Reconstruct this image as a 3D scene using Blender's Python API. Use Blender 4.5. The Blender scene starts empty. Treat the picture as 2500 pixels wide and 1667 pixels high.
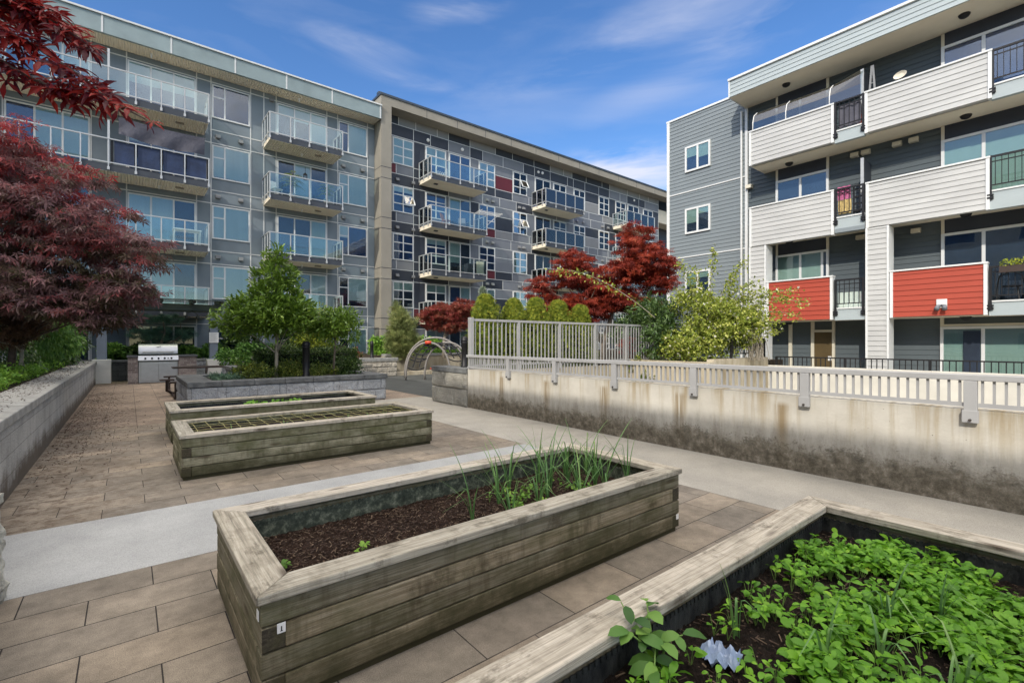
import bpy, math, random
import numpy as np
from mathutils import Vector, Matrix
random.seed(7); R = random.Random(11); NR = np.random.default_rng(5)
sc = bpy.context.scene
COL = sc.collection
WL = {}
# ------------------------------------------------------------------ helpers
class MB:
    def __init__(s): s.v = []; s.f = []; s.m = []
    def poly(s, pts, m=0):
        b = len(s.v); s.v += [tuple(p) for p in pts]; s.f.append(tuple(range(b, b+len(pts)))); s.m.append(m)
    def box(s, x0, y0, z0, x1, y1, z1, m=0):
        if x0 > x1: x0, x1 = x1, x0
        if y0 > y1: y0, y1 = y1, y0
        if z0 > z1: z0, z1 = z1, z0
        b = len(s.v)
        s.v += [(x0,y0,z0),(x1,y0,z0),(x1,y1,z0),(x0,y1,z0),(x0,y0,z1),(x1,y0,z1),(x1,y1,z1),(x0,y1,z1)]
        for q in ((0,3,2,1),(4,5,6,7),(0,1,5,4),(1,2,6,5),(2,3,7,6),(3,0,4,7)):
            s.f.append(tuple(b+i for i in q)); s.m.append(m)
    def hexa(s, p, m=0):
        b = len(s.v); s.v += [tuple(q) for q in p]
        for q in ((0,3,2,1),(4,5,6,7),(0,1,5,4),(1,2,6,5),(2,3,7,6),(3,0,4,7)):
            s.f.append(tuple(b+i for i in q)); s.m.append(m)
    def bar(s, p, q, w, h=None, m=0):
        h = h or w
        p = Vector(p); q = Vector(q); d = (q-p).normalized()
        up = Vector((0,0,1)) if abs(d.z) < .95 else Vector((1,0,0))
        a = d.cross(up).normalized()*w*.5; c = a.cross(d).normalized()*h*.5
        s.hexa([p-a-c, p+a-c, q+a-c, q-a-c, p-a+c, p+a+c, q+a+c, q-a+c], m)
    def tube(s, pts, r, n=8, m=0, cap=True):
        pts = [Vector(p) for p in pts]; k = len(pts)
        rs = list(r) if isinstance(r, (list, tuple)) else [r]*k
        b = len(s.v); prev = None
        for i, p in enumerate(pts):
            d = (pts[min(i+1,k-1)]-pts[max(i-1,0)]).normalized()
            if prev is None:
                a = d.orthogonal().normalized()
            else:
                a = prev - d*prev.dot(d)
                a = a.normalized() if a.length > 1e-6 else d.orthogonal().normalized()
            prev = a; c = d.cross(a)
            for j in range(n):
                t = 2*math.pi*j/n
                s.v.append(tuple(p + (a*math.cos(t)+c*math.sin(t))*rs[i]))
        for i in range(k-1):
            for j in range(n):
                s.f.append((b+i*n+j, b+i*n+(j+1)%n, b+(i+1)*n+(j+1)%n, b+(i+1)*n+j)); s.m.append(m)
        if cap:
            s.f.append(tuple(b+j for j in reversed(range(n)))); s.m.append(m)
            s.f.append(tuple(b+(k-1)*n+j for j in range(n))); s.m.append(m)
    def lathe(s, c, prof, n=16, m=0):
        b = len(s.v); k = len(prof)
        for r, z in prof:
            for j in range(n):
                t = 2*math.pi*j/n; s.v.append((c[0]+r*math.cos(t), c[1]+r*math.sin(t), c[2]+z))
        for i in range(k-1):
            for j in range(n):
                s.f.append((b+i*n+j, b+i*n+(j+1)%n, b+(i+1)*n+(j+1)%n, b+(i+1)*n+j)); s.m.append(m)
        s.f.append(tuple(b+j for j in reversed(range(n)))); s.m.append(m)
        s.f.append(tuple(b+(k-1)*n+j for j in range(n))); s.m.append(m)
    def build(s, name, mats, parent=None, smooth=False, bevel=0, loc=None, rot=None, **kw):
        me = bpy.data.meshes.new(name)
        o = bpy.data.objects.new(name, me); COL.objects.link(o)
        off = WL.get(parent.name, (0,0,0)) if parent else (0,0,0)
        if loc is not None:      # mesh is in local coordinates
            v = s.v; o.location = [loc[i]-off[i] for i in range(3)]; WL[o.name] = tuple(loc)
            if rot is not None: o.rotation_euler = rot
        else:
            v = [(a-off[0], b-off[1], c-off[2]) for a, b, c in s.v]; WL[o.name] = tuple(off)
        me.from_pydata(v, [], s.f)
        if not isinstance(mats, (list, tuple)): mats = [mats]
        for m in mats: me.materials.append(m)
        if len(mats) > 1: me.polygons.foreach_set('material_index', s.m)
        if smooth: me.polygons.foreach_set('use_smooth', [True]*len(me.polygons))
        me.update()
        if parent: o.parent = parent
        if bevel:
            md = o.modifiers.new('bevel', 'BEVEL'); md.width = bevel; md.segments = 2; md.limit_method = 'ANGLE'
        tag(o, **kw)
        return o
def tag(o, label=None, cat=None, group=None, kind=None):
    if label: o['label'] = label
    if cat: o['category'] = cat
    if group: o['group'] = group
    if kind: o['kind'] = kind
def thing(name, loc, label, cat, group=None):
    o = bpy.data.objects.new(name, None); COL.objects.link(o); o.location = loc; o.empty_display_size = .2
    WL[o.name] = tuple(loc); tag(o, label, cat, group); return o
def boxes(lst):
    b = MB()
    for q in lst: b.box(*q)
    return b
def dup(o, loc, rotz=None, scale=None, label=None):
    c = o.copy(); COL.objects.link(c); c.location = loc; WL[c.name] = tuple(loc)
    if rotz is not None: c.rotation_euler = (0,0,rotz)
    if scale is not None: c.scale = (scale,)*3 if not isinstance(scale, tuple) else scale
    if label: c['label'] = label
    for ch in list(o.children):
        d = ch.copy(); COL.objects.link(d); d.parent = c
        for g in list(ch.children):
            e = g.copy(); COL.objects.link(e); e.parent = d
    return c

# ------------------------------------------------------------------ materials
def srgb(r, g, b):
    f = lambda c: (c/255/12.92 if c/255 <= .04045 else ((c/255+.055)/1.055)**2.4)
    return (f(r), f(g), f(b))
class NT:
    def __init__(s, name):
        s.mat = bpy.data.materials.new(name); s.mat.use_nodes = True
        s.t = s.mat.node_tree; s.t.nodes.clear()
        s.out = s.n('ShaderNodeOutputMaterial'); s.p = s.n('ShaderNodeBsdfPrincipled')
        s.l(s.p.outputs[0], s.out.inputs['Surface']); s._tc = None
    def n(s, ty, **kw):
        x = s.t.nodes.new(ty)
        for k, v in kw.items(): setattr(x, k, v)
        return x
    def l(s, a, b): s.t.links.new(a, b)
    def tc(s):
        if not s._tc: s._tc = s.n('ShaderNodeTexCoord')
        return s._tc.outputs['Object']
    def mapv(s, v=None, scale=(1,1,1), loc=(0,0,0), rot=(0,0,0)):
        m = s.n('ShaderNodeMapping'); s.l(v or s.tc(), m.inputs[0])
        m.inputs['Location'].default_value = loc; m.inputs['Rotation'].default_value = rot; m.inputs['Scale'].default_value = scale
        return m.outputs[0]
    def noise(s, scale, v=None, detail=4, rough=.55, dist=0):
        x = s.n('ShaderNodeTexNoise'); s.l(v or s.tc(), x.inputs['Vector'])
        x.inputs['Scale'].default_value = scale; x.inputs['Detail'].default_value = detail
        x.inputs['Roughness'].default_value = rough; x.inputs['Distortion'].default_value = dist
        return x.outputs['Fac']
    def ramp(s, fac, stops, interp='LINEAR'):
        r = s.n('ShaderNodeValToRGB'); r.color_ramp.interpolation = interp
        e = r.color_ramp.elements
        while len(e) < len(stops): e.new(.5)
        for i, (p, c) in enumerate(stops):
            e[i].position = p; e[i].color = (*c, 1) if isinstance(c, tuple) else (c, c, c, 1)
        s.l(fac, r.inputs[0]); return r.outputs[0]
    def mix(s, fac, a, b, mode='MIX'):
        m = s.n('ShaderNodeMix', data_type='RGBA', blend_type=mode)
        s.set(m.inputs[0], fac); s.set(m.inputs[6], a); s.set(m.inputs[7], b)
        return m.outputs[2]
    def set(s, sock, v):
        if hasattr(v, 'is_output') or isinstance(v, bpy.types.NodeSocket): s.l(v, sock)
        elif isinstance(v, tuple) and len(v) == 3: sock.default_value = (*v, 1)
        else: sock.default_value = v
    def math(s, op, a, b=0.0, c=None, clamp=False):
        m = s.n('ShaderNodeMath', operation=op); m.use_clamp = clamp
        s.set(m.inputs[0], a); s.set(m.inputs[1], b)
        if c is not None: s.set(m.inputs[2], c)
        return m.outputs[0]
    def xyz(s, v=None):
        x = s.n('ShaderNodeSeparateXYZ'); s.l(v or s.tc(), x.inputs[0]); return x.outputs
    def comb(s, x, y, z=0.0):
        c = s.n('ShaderNodeCombineXYZ'); s.set(c.inputs[0], x); s.set(c.inputs[1], y); s.set(c.inputs[2], z); return c.outputs[0]
    def bump(s, h, strength=.3, dist=.01):
        b = s.n('ShaderNodeBump'); b.inputs['Strength'].default_value = strength; b.inputs['Distance'].default_value = dist
        s.l(h, b.inputs['Height']); s.l(b.outputs[0], s.p.inputs['Normal']); return b.outputs[0]
    def rnd(s): return s.n('ShaderNodeObjectInfo').outputs['Random']
    def fin(s, col, rough=.7, metal=0.0, spec=.4):
        s.set(s.p.inputs['Base Color'], col); s.set(s.p.inputs['Roughness'], rough)
        s.p.inputs['Metallic'].default_value = metal; s.p.inputs['Specular IOR Level'].default_value = spec
        return s.mat
def mk(name, col, rough=.7, ns=3., na=.15, bs=60., bstr=.15, metal=0., spec=.35, dist=.004):
    t = NT(name)
    f = t.noise(ns, detail=6)
    c = t.ramp(f, [(.3, tuple(x*(1-na) for x in col)), (.7, tuple(min(1, x*(1+na)) for x in col))])
    if bstr: t.bump(t.noise(bs), bstr, dist)
    return t.fin(c, rough, metal, spec)
M = {}
M['stucco'] = mk('grey_stucco', (.185,.222,.250), .85, 1.2, .10, 90, .25)
M['fascia'] = mk('blue_grey_fascia', (.235,.295,.305), .7, 1.5, .12, 60, .15)
M['trimw'] = mk('pale_trim', (.60,.61,.60), .5, 4, .05, 40, .03)
M['frame'] = mk('window_frame_white', (.68,.69,.68), .4, 4, .04, 40, .02)
M['beige'] = mk('beige_panel', (.265,.245,.205), .75, 1.3, .08, 70, .12)
M['beige_lt'] = mk('beige_soffit', (.78,.71,.57), .7, 1.3, .06, 70, .1)
M['capmetal'] = mk('dark_cap_flashing', (.07,.085,.10), .4, 3, .1, 40, .03, .5)
M['p_mid'] = mk('panel_mid_grey', (.16,.175,.20), .6, 1.5, .08, 70, .08)
M['p_lt'] = mk('panel_light_grey', (.225,.23,.235), .6, 1.5, .08, 70, .08)
M['p_dark'] = mk('panel_slate', (.034,.040,.054), .5, 1.5, .12, 70, .08)
M['p_red'] = mk('panel_dark_red', (.115,.018,.026), .5, 1.5, .1, 70, .08)
M['dslab'] = mk('dark_slab_edge', (.05,.058,.072), .55, 2, .15, 60, .08)
M['alu'] = mk('pale_rail_metal', (.47,.48,.48), .35, 5, .05, 50, .03, .25)
M['railgrey'] = mk('grey_painted_steel', (.37,.37,.37), .45, 3, .08, 80, .06, .1)
M['black'] = mk('black_metal', (.018,.018,.02), .45, 4, .2, 50, .06, .2)
M['roofing'] = mk('flat_roof', (.12,.12,.12), .9)
M['conc_lt'] = mk('pale_concrete', (.50,.50,.47), .85, 2.5, .15, 120, .2)
M['white_wall'] = mk('white_painted_concrete', (.56,.54,.48), .8, 2., .10, 60, .15)
M['steel'] = mk('stainless_steel', (.47,.48,.49), .40, 6, .06, 60, .02, .9)
M['steel_dk'] = mk('dark_grill_slot', (.05,.05,.055), .4, 6, .1, 60, .02, .6)
M['slate_top'] = mk('dark_stone_top', (.075,.08,.09), .7, 5, .3, 60, .25)
M['trimdoor'] = mk('cream_trim', (.62,.58,.47), .5, 4, .05, 40, .03)
M['brown_door'] = mk('brown_door', (.10,.07,.03), .5, 3, .1, 40, .03)
M['rubber'] = mk('dark_rubber', (.070,.074,.070), .9, 2, .2, 220, .3)
M['rubber_g'] = mk('green_rubber', (.115,.12,.085), .9, 2, .2, 220, .3)
M['post'] = mk('blue_grey_post', (.16,.19,.235), .5, 2, .1, 60, .05)
M['pergola'] = mk('dark_pergola_beam', (.07,.083,.085), .5, 2, .2, 60, .05)
M['bark'] = mk('bark', (.16,.13,.10), .9, 14, .35, 60, .6, dist=.01)
M['bark_lt'] = mk('pale_bark', (.28,.25,.20), .9, 14, .35, 60, .5, dist=.01)
M['twig'] = mk('dark_twig', (.085,.06,.052), .8, 14, .3, 60, .3)
M['brownmetal'] = mk('brown_coated_metal', (.045,.030,.024), .5, 6, .2, 200, .2)
M['rope'] = mk('dark_rope', (.03,.03,.032), .8, 30, .3, 200, .3)
M['redplastic'] = mk('red_plastic', (.55,.06,.03), .4, 4, .05, 40, .03)
M['string'] = mk('yellow_string', (.50,.46,.20), .8, 20, .2, 100, .2)
M['rust'] = mk('bolt_dark', (.05,.04,.035), .6, 20, .3, 100, .2)
M['white_pl'] = mk('white_plastic', (.75,.75,.73), .4, 5, .05, 50, .03)
M['cloth_b'] = mk('blue_black_mesh_cloth', (.02,.035,.085), .5, 2.2, .35, 14, .5, dist=.02)
M['cloth_g'] = mk('grey_shade_cloth', (.10,.10,.125), .8, 3, .2, 9, .6, dist=.03)
M['pink'] = mk('pink_cloth', (.45,.12,.24), .85, 12, .3, 20, .5, dist=.02)
M['yellow_c'] = mk('yellow_cloth', (.48,.36,.15), .85, 16, .45, 20, .5, dist=.02)
M['orange'] = mk('orange_plastic', (.60,.16,.10), .6, 6, .1, 50, .05)
M['terracotta'] = mk('terracotta', (.35,.16,.09), .8, 6, .15, 60, .1)
def m_siding(name, col, na=.07):
    t = NT(name)
    f = t.noise(1.3, t.mapv(scale=(1,.6,2)), 5); g = t.noise(5, t.mapv(scale=(1,1,14)), 4)
    h = t.math('ADD', t.math('MULTIPLY', f, .6), t.math('MULTIPLY', g, .4))
    c = t.ramp(h, [(.32, tuple(x*(1-na) for x in col)), (.68, tuple(min(1,x*(1+na)) for x in col))])
    t.bump(t.noise(40, t.mapv(scale=(1,.3,1))), .12, .003)
    return t.fin(c, .6, 0, .35)
M['sid_grey'] = m_siding('grey_lap_siding', (.195,.225,.24))
M['sid_dark'] = m_siding('dark_lap_siding', (.085,.105,.115))
M['sid_white'] = m_siding('white_lap_siding', (.46,.462,.45), .14)
M['sid_red'] = m_siding('red_lap_siding', (.36,.055,.030), .12)
M['sid_blue'] = m_siding('pale_blue_siding', (.37,.42,.43))
def m_soffit():
    t = NT('ribbed_soffit'); x = t.xyz()
    w = t.n('ShaderNodeTexWave', wave_type='BANDS', bands_direction='X'); t.l(t.tc(), w.inputs[0]); w.inputs['Scale'].default_value = 3.2
    c = t.mix(t.noise(2.), (.74,.67,.53), (.80,.73,.59))
    t.bump(w.outputs['Fac'], 1., .03); return t.fin(c, .7)
M['soffit'] = m_soffit()
def m_glass(name, tint=(.8,.9,.95), refl=.10, rough=.02, fk=1.7):
    t = NT(name); t.t.nodes.remove(t.p)
    tr = t.n('ShaderNodeBsdfTransparent'); tr.inputs[0].default_value = (*tint, 1)
    gl = t.n('ShaderNodeBsdfGlossy'); gl.inputs['Roughness'].default_value = rough; gl.inputs[0].default_value = (1,1,1,1)
    fr = t.n('ShaderNodeFresnel'); fr.inputs[0].default_value = 1.5
    f = t.math('ADD', t.math('MULTIPLY', fr.outputs[0], fk), refl, clamp=True)
    nb = t.n('ShaderNodeBump'); nb.inputs['Strength'].default_value = .06; nb.inputs['Distance'].default_value = .05
    t.l(t.noise(1.2, detail=1), nb.inputs['Height']); t.l(nb.outputs[0], gl.inputs['Normal'])
    mx = t.n('ShaderNodeMixShader'); t.l(f, mx.inputs[0]); t.l(tr.outputs[0], mx.inputs[1]); t.l(gl.outputs[0], mx.inputs[2])
    t.l(mx.outputs[0], t.out.inputs[0]); return t.mat
M['glass'] = m_glass('window_glass', (.86,.92,.95), .02, fk=1.1)
M['railglass'] = m_glass('clear_rail_glass', (.86,.94,.93), .02)
M['railglass_b'] = m_glass('blue_rail_glass', (.16,.26,.62), .05)
def m_blind(name, c1, c2):
    t = NT(name); x = t.xyz()
    r = t.rnd()
    c = t.mix(r, c1, c2); c = t.mix(t.math('MULTIPLY', t.noise(7, t.mapv(scale=(1,1,.05))), .5), c, tuple(x*.7 for x in c1))
    return t.fin(c, .8)
M['blind'] = m_blind('pale_roller_blind', (.54,.64,.58), (.72,.78,.72))
M['blind_g'] = m_blind('green_white_curtain', (.36,.46,.36), (.52,.58,.46))
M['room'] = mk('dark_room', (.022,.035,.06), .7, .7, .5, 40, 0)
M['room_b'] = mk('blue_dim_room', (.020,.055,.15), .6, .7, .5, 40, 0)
def m_paver(name, bw, rh, off, loc, c1, c2, mortar=.0035):
    t = NT(name)
    v = t.mapv(loc=loc)
    b = t.n('ShaderNodeTexBrick'); t.l(v, b.inputs[0]); b.offset = off; b.squash = 1
    b.inputs['Color1'].default_value = (*c1,1); b.inputs['Color2'].default_value = (*c2,1); b.inputs['Mortar'].default_value = (.035,.03,.027,1)
    b.inputs['Scale'].default_value = 1; b.inputs['Mortar Size'].default_value = mortar; b.inputs['Mortar Smooth'].default_value = .15
    b.inputs['Brick Width'].default_value = bw; b.inputs['Row Height'].default_value = rh; b.inputs['Bias'].default_value = 0
    big = t.ramp(t.noise(1.1, detail=7, rough=.62), [(.30, .58), (.62, 1.12)])
    c = t.mix(1.0, b.outputs['Color'], big, 'MULTIPLY')
    c = t.mix(t.math('MULTIPLY', t.ramp(t.noise(.55, t.mapv(loc=(3,7,0)), 6), [(.52, 0.), (.72, 1.)]), .55), c, (.14,.115,.098))
    c = t.mix(1., c, t.ramp(t.noise(7, detail=8, rough=.75), [(.32, .70), (.66, 1.18)]), 'MULTIPLY')
    fine = t.ramp(t.noise(240, detail=2), [(.3, .60), (.7, 1.35)])
    c = t.mix(1.0, c, fine, 'MULTIPLY')
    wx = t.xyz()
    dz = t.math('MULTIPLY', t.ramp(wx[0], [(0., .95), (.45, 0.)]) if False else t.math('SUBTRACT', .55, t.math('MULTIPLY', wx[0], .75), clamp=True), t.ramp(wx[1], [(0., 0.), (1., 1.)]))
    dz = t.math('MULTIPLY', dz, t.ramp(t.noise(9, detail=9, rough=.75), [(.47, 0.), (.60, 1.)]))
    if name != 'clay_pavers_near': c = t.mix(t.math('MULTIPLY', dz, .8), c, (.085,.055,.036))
    h = t.math('ADD', t.math('MULTIPLY', t.noise(180, detail=3), .25), t.math('MULTIPLY', t.math('SUBTRACT', 1., b.outputs['Fac']), 1.))
    t.bump(h, .5, .004); return t.fin(c, .85, 0, .3)
PV1, PV2 = (.330,.272,.205), (.225,.198,.162)
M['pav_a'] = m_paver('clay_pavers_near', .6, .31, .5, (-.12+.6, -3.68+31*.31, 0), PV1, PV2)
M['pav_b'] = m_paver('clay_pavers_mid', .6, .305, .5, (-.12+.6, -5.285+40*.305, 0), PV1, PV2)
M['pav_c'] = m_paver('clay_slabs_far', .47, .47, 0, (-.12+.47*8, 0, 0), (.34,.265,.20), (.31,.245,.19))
def m_conc(name, col, dark, fs=160):
    t = NT(name)
    c = t.ramp(t.noise(1.6, detail=8, rough=.65), [(.3, dark), (.65, col)])
    c = t.mix(1., c, t.ramp(t.noise(fs, detail=3), [(.3, .75), (.7, 1.2)]), 'MULTIPLY')
    sp = t.ramp(t.noise(55, t.mapv(loc=(4,2,1)), 2), [(.26, 1.), (.31, 0.)])
    c = t.mix(t.math('MULTIPLY', sp, .6), c, tuple(x*.35 for x in col))
    t.bump(t.noise(fs, detail=3), .4, .004); return t.fin(c, .88, 0, .25)
M['path'] = m_conc('concrete_path', (.40,.375,.325), (.30,.285,.25))
M['band'] = m_conc('broom_concrete_band', (.425,.43,.42), (.32,.325,.32))
M['terrace'] = m_conc('terrace_concrete', (.50,.47,.41), (.42,.40,.35))
M['ground'] = m_conc('bare_ground', (.20,.19,.16), (.15,.14,.12), 30)
def m_wallconc():
    t = NT('stained_concrete_wall'); o = t.xyz()
    z = o[2]
    base = t.ramp(t.noise(1.4, detail=8, rough=.6), [(.3, (.40,.375,.325)), (.68, (.56,.535,.475))])
    st = t.noise(1.6, t.mapv(scale=(1,5,.35)), 6, .6)
    streak = t.ramp(st, [(.50, 0.), (.66, 1.)])
    topf = t.ramp(z, [(.30, 0.), (.86, 1.)])
    base = t.mix(t.math('MULTIPLY', t.math('MULTIPLY', streak, topf), .75), base, (.29,.22,.115))
    # rust streaks under the post brackets
    for y in (7.5, 6.16, 4.81, 3.46, 2.10, .74, -.6):
        d = t.math('ABSOLUTE', t.math('SUBTRACT', o[1], y-.04))
        w = t.math('SUBTRACT', 1.15, t.math('DIVIDE', d, .10), clamp=True)
        f = t.math('MULTIPLY', t.math('MULTIPLY', w, t.ramp(z, [(.22, .5), (.5, .9), (.74, .9), (.80, 0.)])), t.ramp(t.noise(9, t.mapv(scale=(1,3.5,.12)), 3), [(.36, 0.), (.50, 1.)]))
        base = t.mix(t.math('MULTIPLY', f, .9), base, (.20,.135,.055))
    # algae from the foot upwards, ragged
    n1 = t.noise(2.4, detail=9, rough=.72); n2 = t.noise(30, detail=5, rough=.7)
    n3 = t.noise(5.5, detail=11, rough=.72)
    n4 = t.noise(38, detail=4, rough=.7)
    mixn = t.math('ADD', t.math('ADD', t.math('MULTIPLY', n3, .42), t.math('MULTIPLY', n1, .28)), t.math('MULTIPLY', n4, .30))
    lim = t.math('ADD', mixn, t.math('MULTIPLY', t.math('SUBTRACT', .30, z), .70))
    al = t.ramp(lim, [(.475, 0.), (.525, .7), (.60, .97)])
    alc = t.ramp(t.noise(9, detail=10, rough=.78), [(.36, (.026,.023,.014)), (.46, (.085,.070,.046)), (.55, (.16,.135,.10)), (.66, (.33,.29,.235))])
    veil = t.ramp(t.math('ADD', z, t.math('MULTIPLY', t.math('SUBTRACT', t.noise(3.5, t.mapv(scale=(1,2.5,.6)), 8, .7), .5), -.9)), [(.18, .75), (.52, 0.)])
    base = t.mix(veil, base, t.ramp(n4, [(.35, (.13,.115,.085)), (.62, (.30,.27,.22))]))
    base = t.mix(t.math('MULTIPLY', al, .85), base, alc)
    sp = t.ramp(t.noise(24, t.mapv(loc=(2,5,1)), 3), [(.25, 1.), (.29, 0.)])
    base = t.mix(t.math('MULTIPLY', sp, .8), base, (.08,.065,.045))
    h = t.math('ADD', t.math('MULTIPLY', t.noise(35, detail=6), .6), t.math('MULTIPLY', n2, t.math('MULTIPLY', al, 1.4)))
    t.bump(h, .45, .012); return t.fin(base, .9, 0, .2)
M['wallconc'] = m_wallconc()
def m_dirtyconc():
    t = NT('beige_stained_concrete'); o = t.xyz()
    c = t.ramp(t.noise(1.5, t.mapv(scale=(2,2,.5)), 8, .65), [(.3, (.26,.215,.14)), (.6, (.46,.41,.31))])
    t.bump(t.noise(40, detail=5), .3, .006); return t.fin(c, .9, 0, .2)
M['dirtyconc'] = m_dirtyconc()
def m_block(name, c1, c2, bw, bh, mort=.008, rough_s=18, bstr=.9, dist=.03, zoff=0., stain=None, mcol=(.13,.13,.13)):
    t = NT(name); o = t.xyz()
    v = t.comb(t.math('ADD', o[0], o[1]), t.math('ADD', o[2], zoff))
    b = t.n('ShaderNodeTexBrick'); t.l(v, b.inputs[0]); b.offset = .5
    b.inputs['Color1'].default_value = (*c1,1); b.inputs['Color2'].default_value = (*c2,1); b.inputs['Mortar'].default_value = (*mcol,1)
    b.inputs['Scale'].default_value = 1; b.inputs['Mortar Size'].default_value = mort; b.inputs['Mortar Smooth'].default_value = .1
    b.inputs['Brick Width'].default_value = bw; b.inputs['Row Height'].default_value = bh
    n = t.noise(rough_s, detail=7, rough=.65)
    c = t.mix(1., b.outputs['Color'], t.ramp(t.noise(2.2, detail=7), [(.3, .75), (.7, 1.15)]), 'MULTIPLY')
    c = t.mix(1., c, t.ramp(t.noise(55, detail=6, rough=.7), [(.32, .62), (.68, 1.3)]), 'MULTIPLY')
    if stain:
        lim = t.math('ADD', o[2], t.math('MULTIPLY', t.math('SUBTRACT', t.noise(4, detail=7, rough=.7), .5), -.5))
        c = t.mix(t.ramp(lim, [(stain*.4, .85), (stain, 0.)]), c, (.10,.075,.05))
    h = t.math('ADD', n, t.math('MULTIPLY', b.outputs['Fac'], -.6))
    t.bump(h, bstr, dist); return t.fin(c, .92, 0, .2)
M['block_l'] = m_block('grey_wall_block', (.50,.49,.45), (.43,.42,.39), .42, .2, .003, 26, .4, .012, stain=.3, mcol=(.22,.21,.19))
M['block_s'] = m_block('split_face_block', (.44,.45,.46), (.36,.375,.39), .6, .272, .004, 11, 1., .05)
M['block_p'] = m_block('coarse_split_stone', (.36,.345,.30), (.33,.315,.28), .8, .4, .002, 30, 1., .035, mcol=(.15,.14,.12))
M['block_r'] = m_block('retaining_split_stone', (.46,.42,.35), (.40,.37,.31), .45, .2, .006, 12, 1., .05)
M['brick'] = m_block('mixed_grey_brick', (.30,.26,.24), (.15,.12,.115), .215, .075, .005, 40, .4, .008, mcol=(.33,.31,.29))
M['darkblock'] = m_block('dark_block', (.065,.07,.07), (.05,.055,.055), .42, .2, .004, 16, .8, .03, mcol=(.02,.02,.02))
M['cap'] = mk('split_cap_stone', (.27,.27,.255), .9, 7, .3, 26, .7, dist=.02)
M['cap_d'] = mk('dark_cap_stone', (.135,.14,.14), .9, 5, .35, 20, .9, dist=.03)
M['cap_l'] = mk('left_cap_stone', (.33,.325,.30), .9, 5, .25, 40, .5, dist=.01)
M['rough'] = mk('rough_pale_stone', (.42,.41,.35), .95, 9, .35, 22, 1., dist=.04)
def m_wood(name, ca, cb, green, top=False):
    t = NT(name); o = t.xyz(); r = t.rnd()
    off = t.comb(t.math('MULTIPLY', r, 37.), t.math('MULTIPLY', r, 11.), t.math('MULTIPLY', r, 23.))
    va = t.n('ShaderNodeVectorMath', operation='ADD'); t.l(t.tc(), va.inputs[0]); t.l(off, va.inputs[1]); V = va.outputs[0]
    g = t.noise(7, t.mapv(V, scale=(.35,6,11)), 9, .72, .5)
    g2 = t.noise(26, t.mapv(V, scale=(.12,5,7)), 5, .7)
    c = t.ramp(g, [(.28, tuple(x*.42 for x in ca)), (.45, ca), (.68, cb)])
    c = t.mix(1., c, t.ramp(g2, [(.34, .70), (.5, .97), (.66, 1.12)]), 'MULTIPLY')
    c = t.mix(1., c, t.ramp(r, [(0., (.74,.76,.74)), (.5, (1.,.96,.88)), (1., (1.16,1.14,1.12))]), 'MULTIPLY')
    dr = t.noise(5, t.mapv(V, scale=(2.2,1,.25)), 5, .6)
    c = t.mix(t.math('MULTIPLY', t.ramp(dr, [(.52, 0.), (.66, 1.)]), .55 if not top else .25), c, (.075,.062,.035))
    # dark weather stains and knots
    st = t.noise(3.4, t.mapv(V, scale=(1.2,2,1.0)), 9, .75)
    c = t.mix(t.math('MULTIPLY', t.ramp(st, [(.54, 0.), (.64, 1.)]), .6), c, (.055,.043,.024))
    vo = t.n('ShaderNodeTexVoronoi'); t.l(t.mapv(V, scale=(1.5,6,7)), vo.inputs[0]); vo.inputs['Scale'].default_value = 1.1
    c = t.mix(t.ramp(vo.outputs['Distance'], [(.06, .75), (.16, 0.)]), c, (.05,.03,.018))
    if not top:
        gz = t.noise(3.2, t.mapv(V, scale=(.8,1,1.2)), 7, .7)
        gm = t.math('MULTIPLY', t.ramp(gz, [(.42, 0.), (.66, 1.)]), green)
        c = t.mix(gm, c, (.085,.088,.035))
        ob = t.n('ShaderNodeNewGeometry'); zz = t.xyz(ob.outputs['Position'])[2]
        wet = t.ramp(t.math('ADD', zz, t.math('MULTIPLY', t.math('SUBTRACT', gz, .5), -.5)), [(.02, .9), (.27, 0.)])
        c = t.mix(wet, c, (.05,.047,.024))
    h = t.math('ADD', g, t.math('MULTIPLY', g2, .6))
    t.bump(h, .55, .006); return t.fin(c, .85, 0, .2)
M['wood'] = m_wood('weathered_plank', (.225,.190,.130), (.385,.345,.265), .6)
M['wood_gr'] = m_wood('mossy_plank', (.25,.24,.165), (.39,.375,.28), .85)
M['woodcap'] = m_wood('grey_cap_board', (.41,.375,.315), (.60,.56,.49), 0, True)
M['wood_end'] = m_wood('dark_end_grain', (.055,.047,.036), (.12,.10,.075), .4)
def m_liner():
    t = NT('mottled_green_liner'); o = t.xyz()
    n = t.noise(16, detail=8, rough=.75)
    c = t.ramp(n, [(.33, (.016,.020,.014)), (.50, (.06,.072,.050)), (.60, (.17,.185,.13)), (.72, (.36,.36,.28))])
    t.bump(n, .4, .01); return t.fin(c, .6, 0, .4)
M['liner'] = m_liner()
def m_linerblack():
    t = NT('black_liner'); n = t.noise(7, t.mapv(scale=(2,2,1)), 8, .7)
    c = t.ramp(n, [(.4, (.012,.013,.014)), (.62, (.05,.052,.048)), (.75, (.12,.12,.10))])
    t.bump(n, .8, .02); return t.fin(c, .45, 0, .5)
M['liner_k'] = m_linerblack()
def m_soil(name, d, l):
    t = NT(name); n = t.noise(38, detail=8, rough=.75)
    c = t.ramp(n, [(.36, d), (.55, l), (.72, tuple(x*2.2 for x in l))])
    sp = t.ramp(t.noise(210, detail=1), [(.74, 0.), (.80, 1.)])
    c = t.mix(t.math('MULTIPLY', sp, .7), c, (.30,.28,.24))
    t.bump(t.noise(60, detail=7, rough=.7), 1., .03); return t.fin(c, .95, 0, .15)
M['soil'] = m_soil('brown_compost', (.009,.006,.004), (.045,.026,.018))
M['soil_d'] = m_soil('dark_soil', (.008,.006,.005), (.026,.018,.014))
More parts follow.
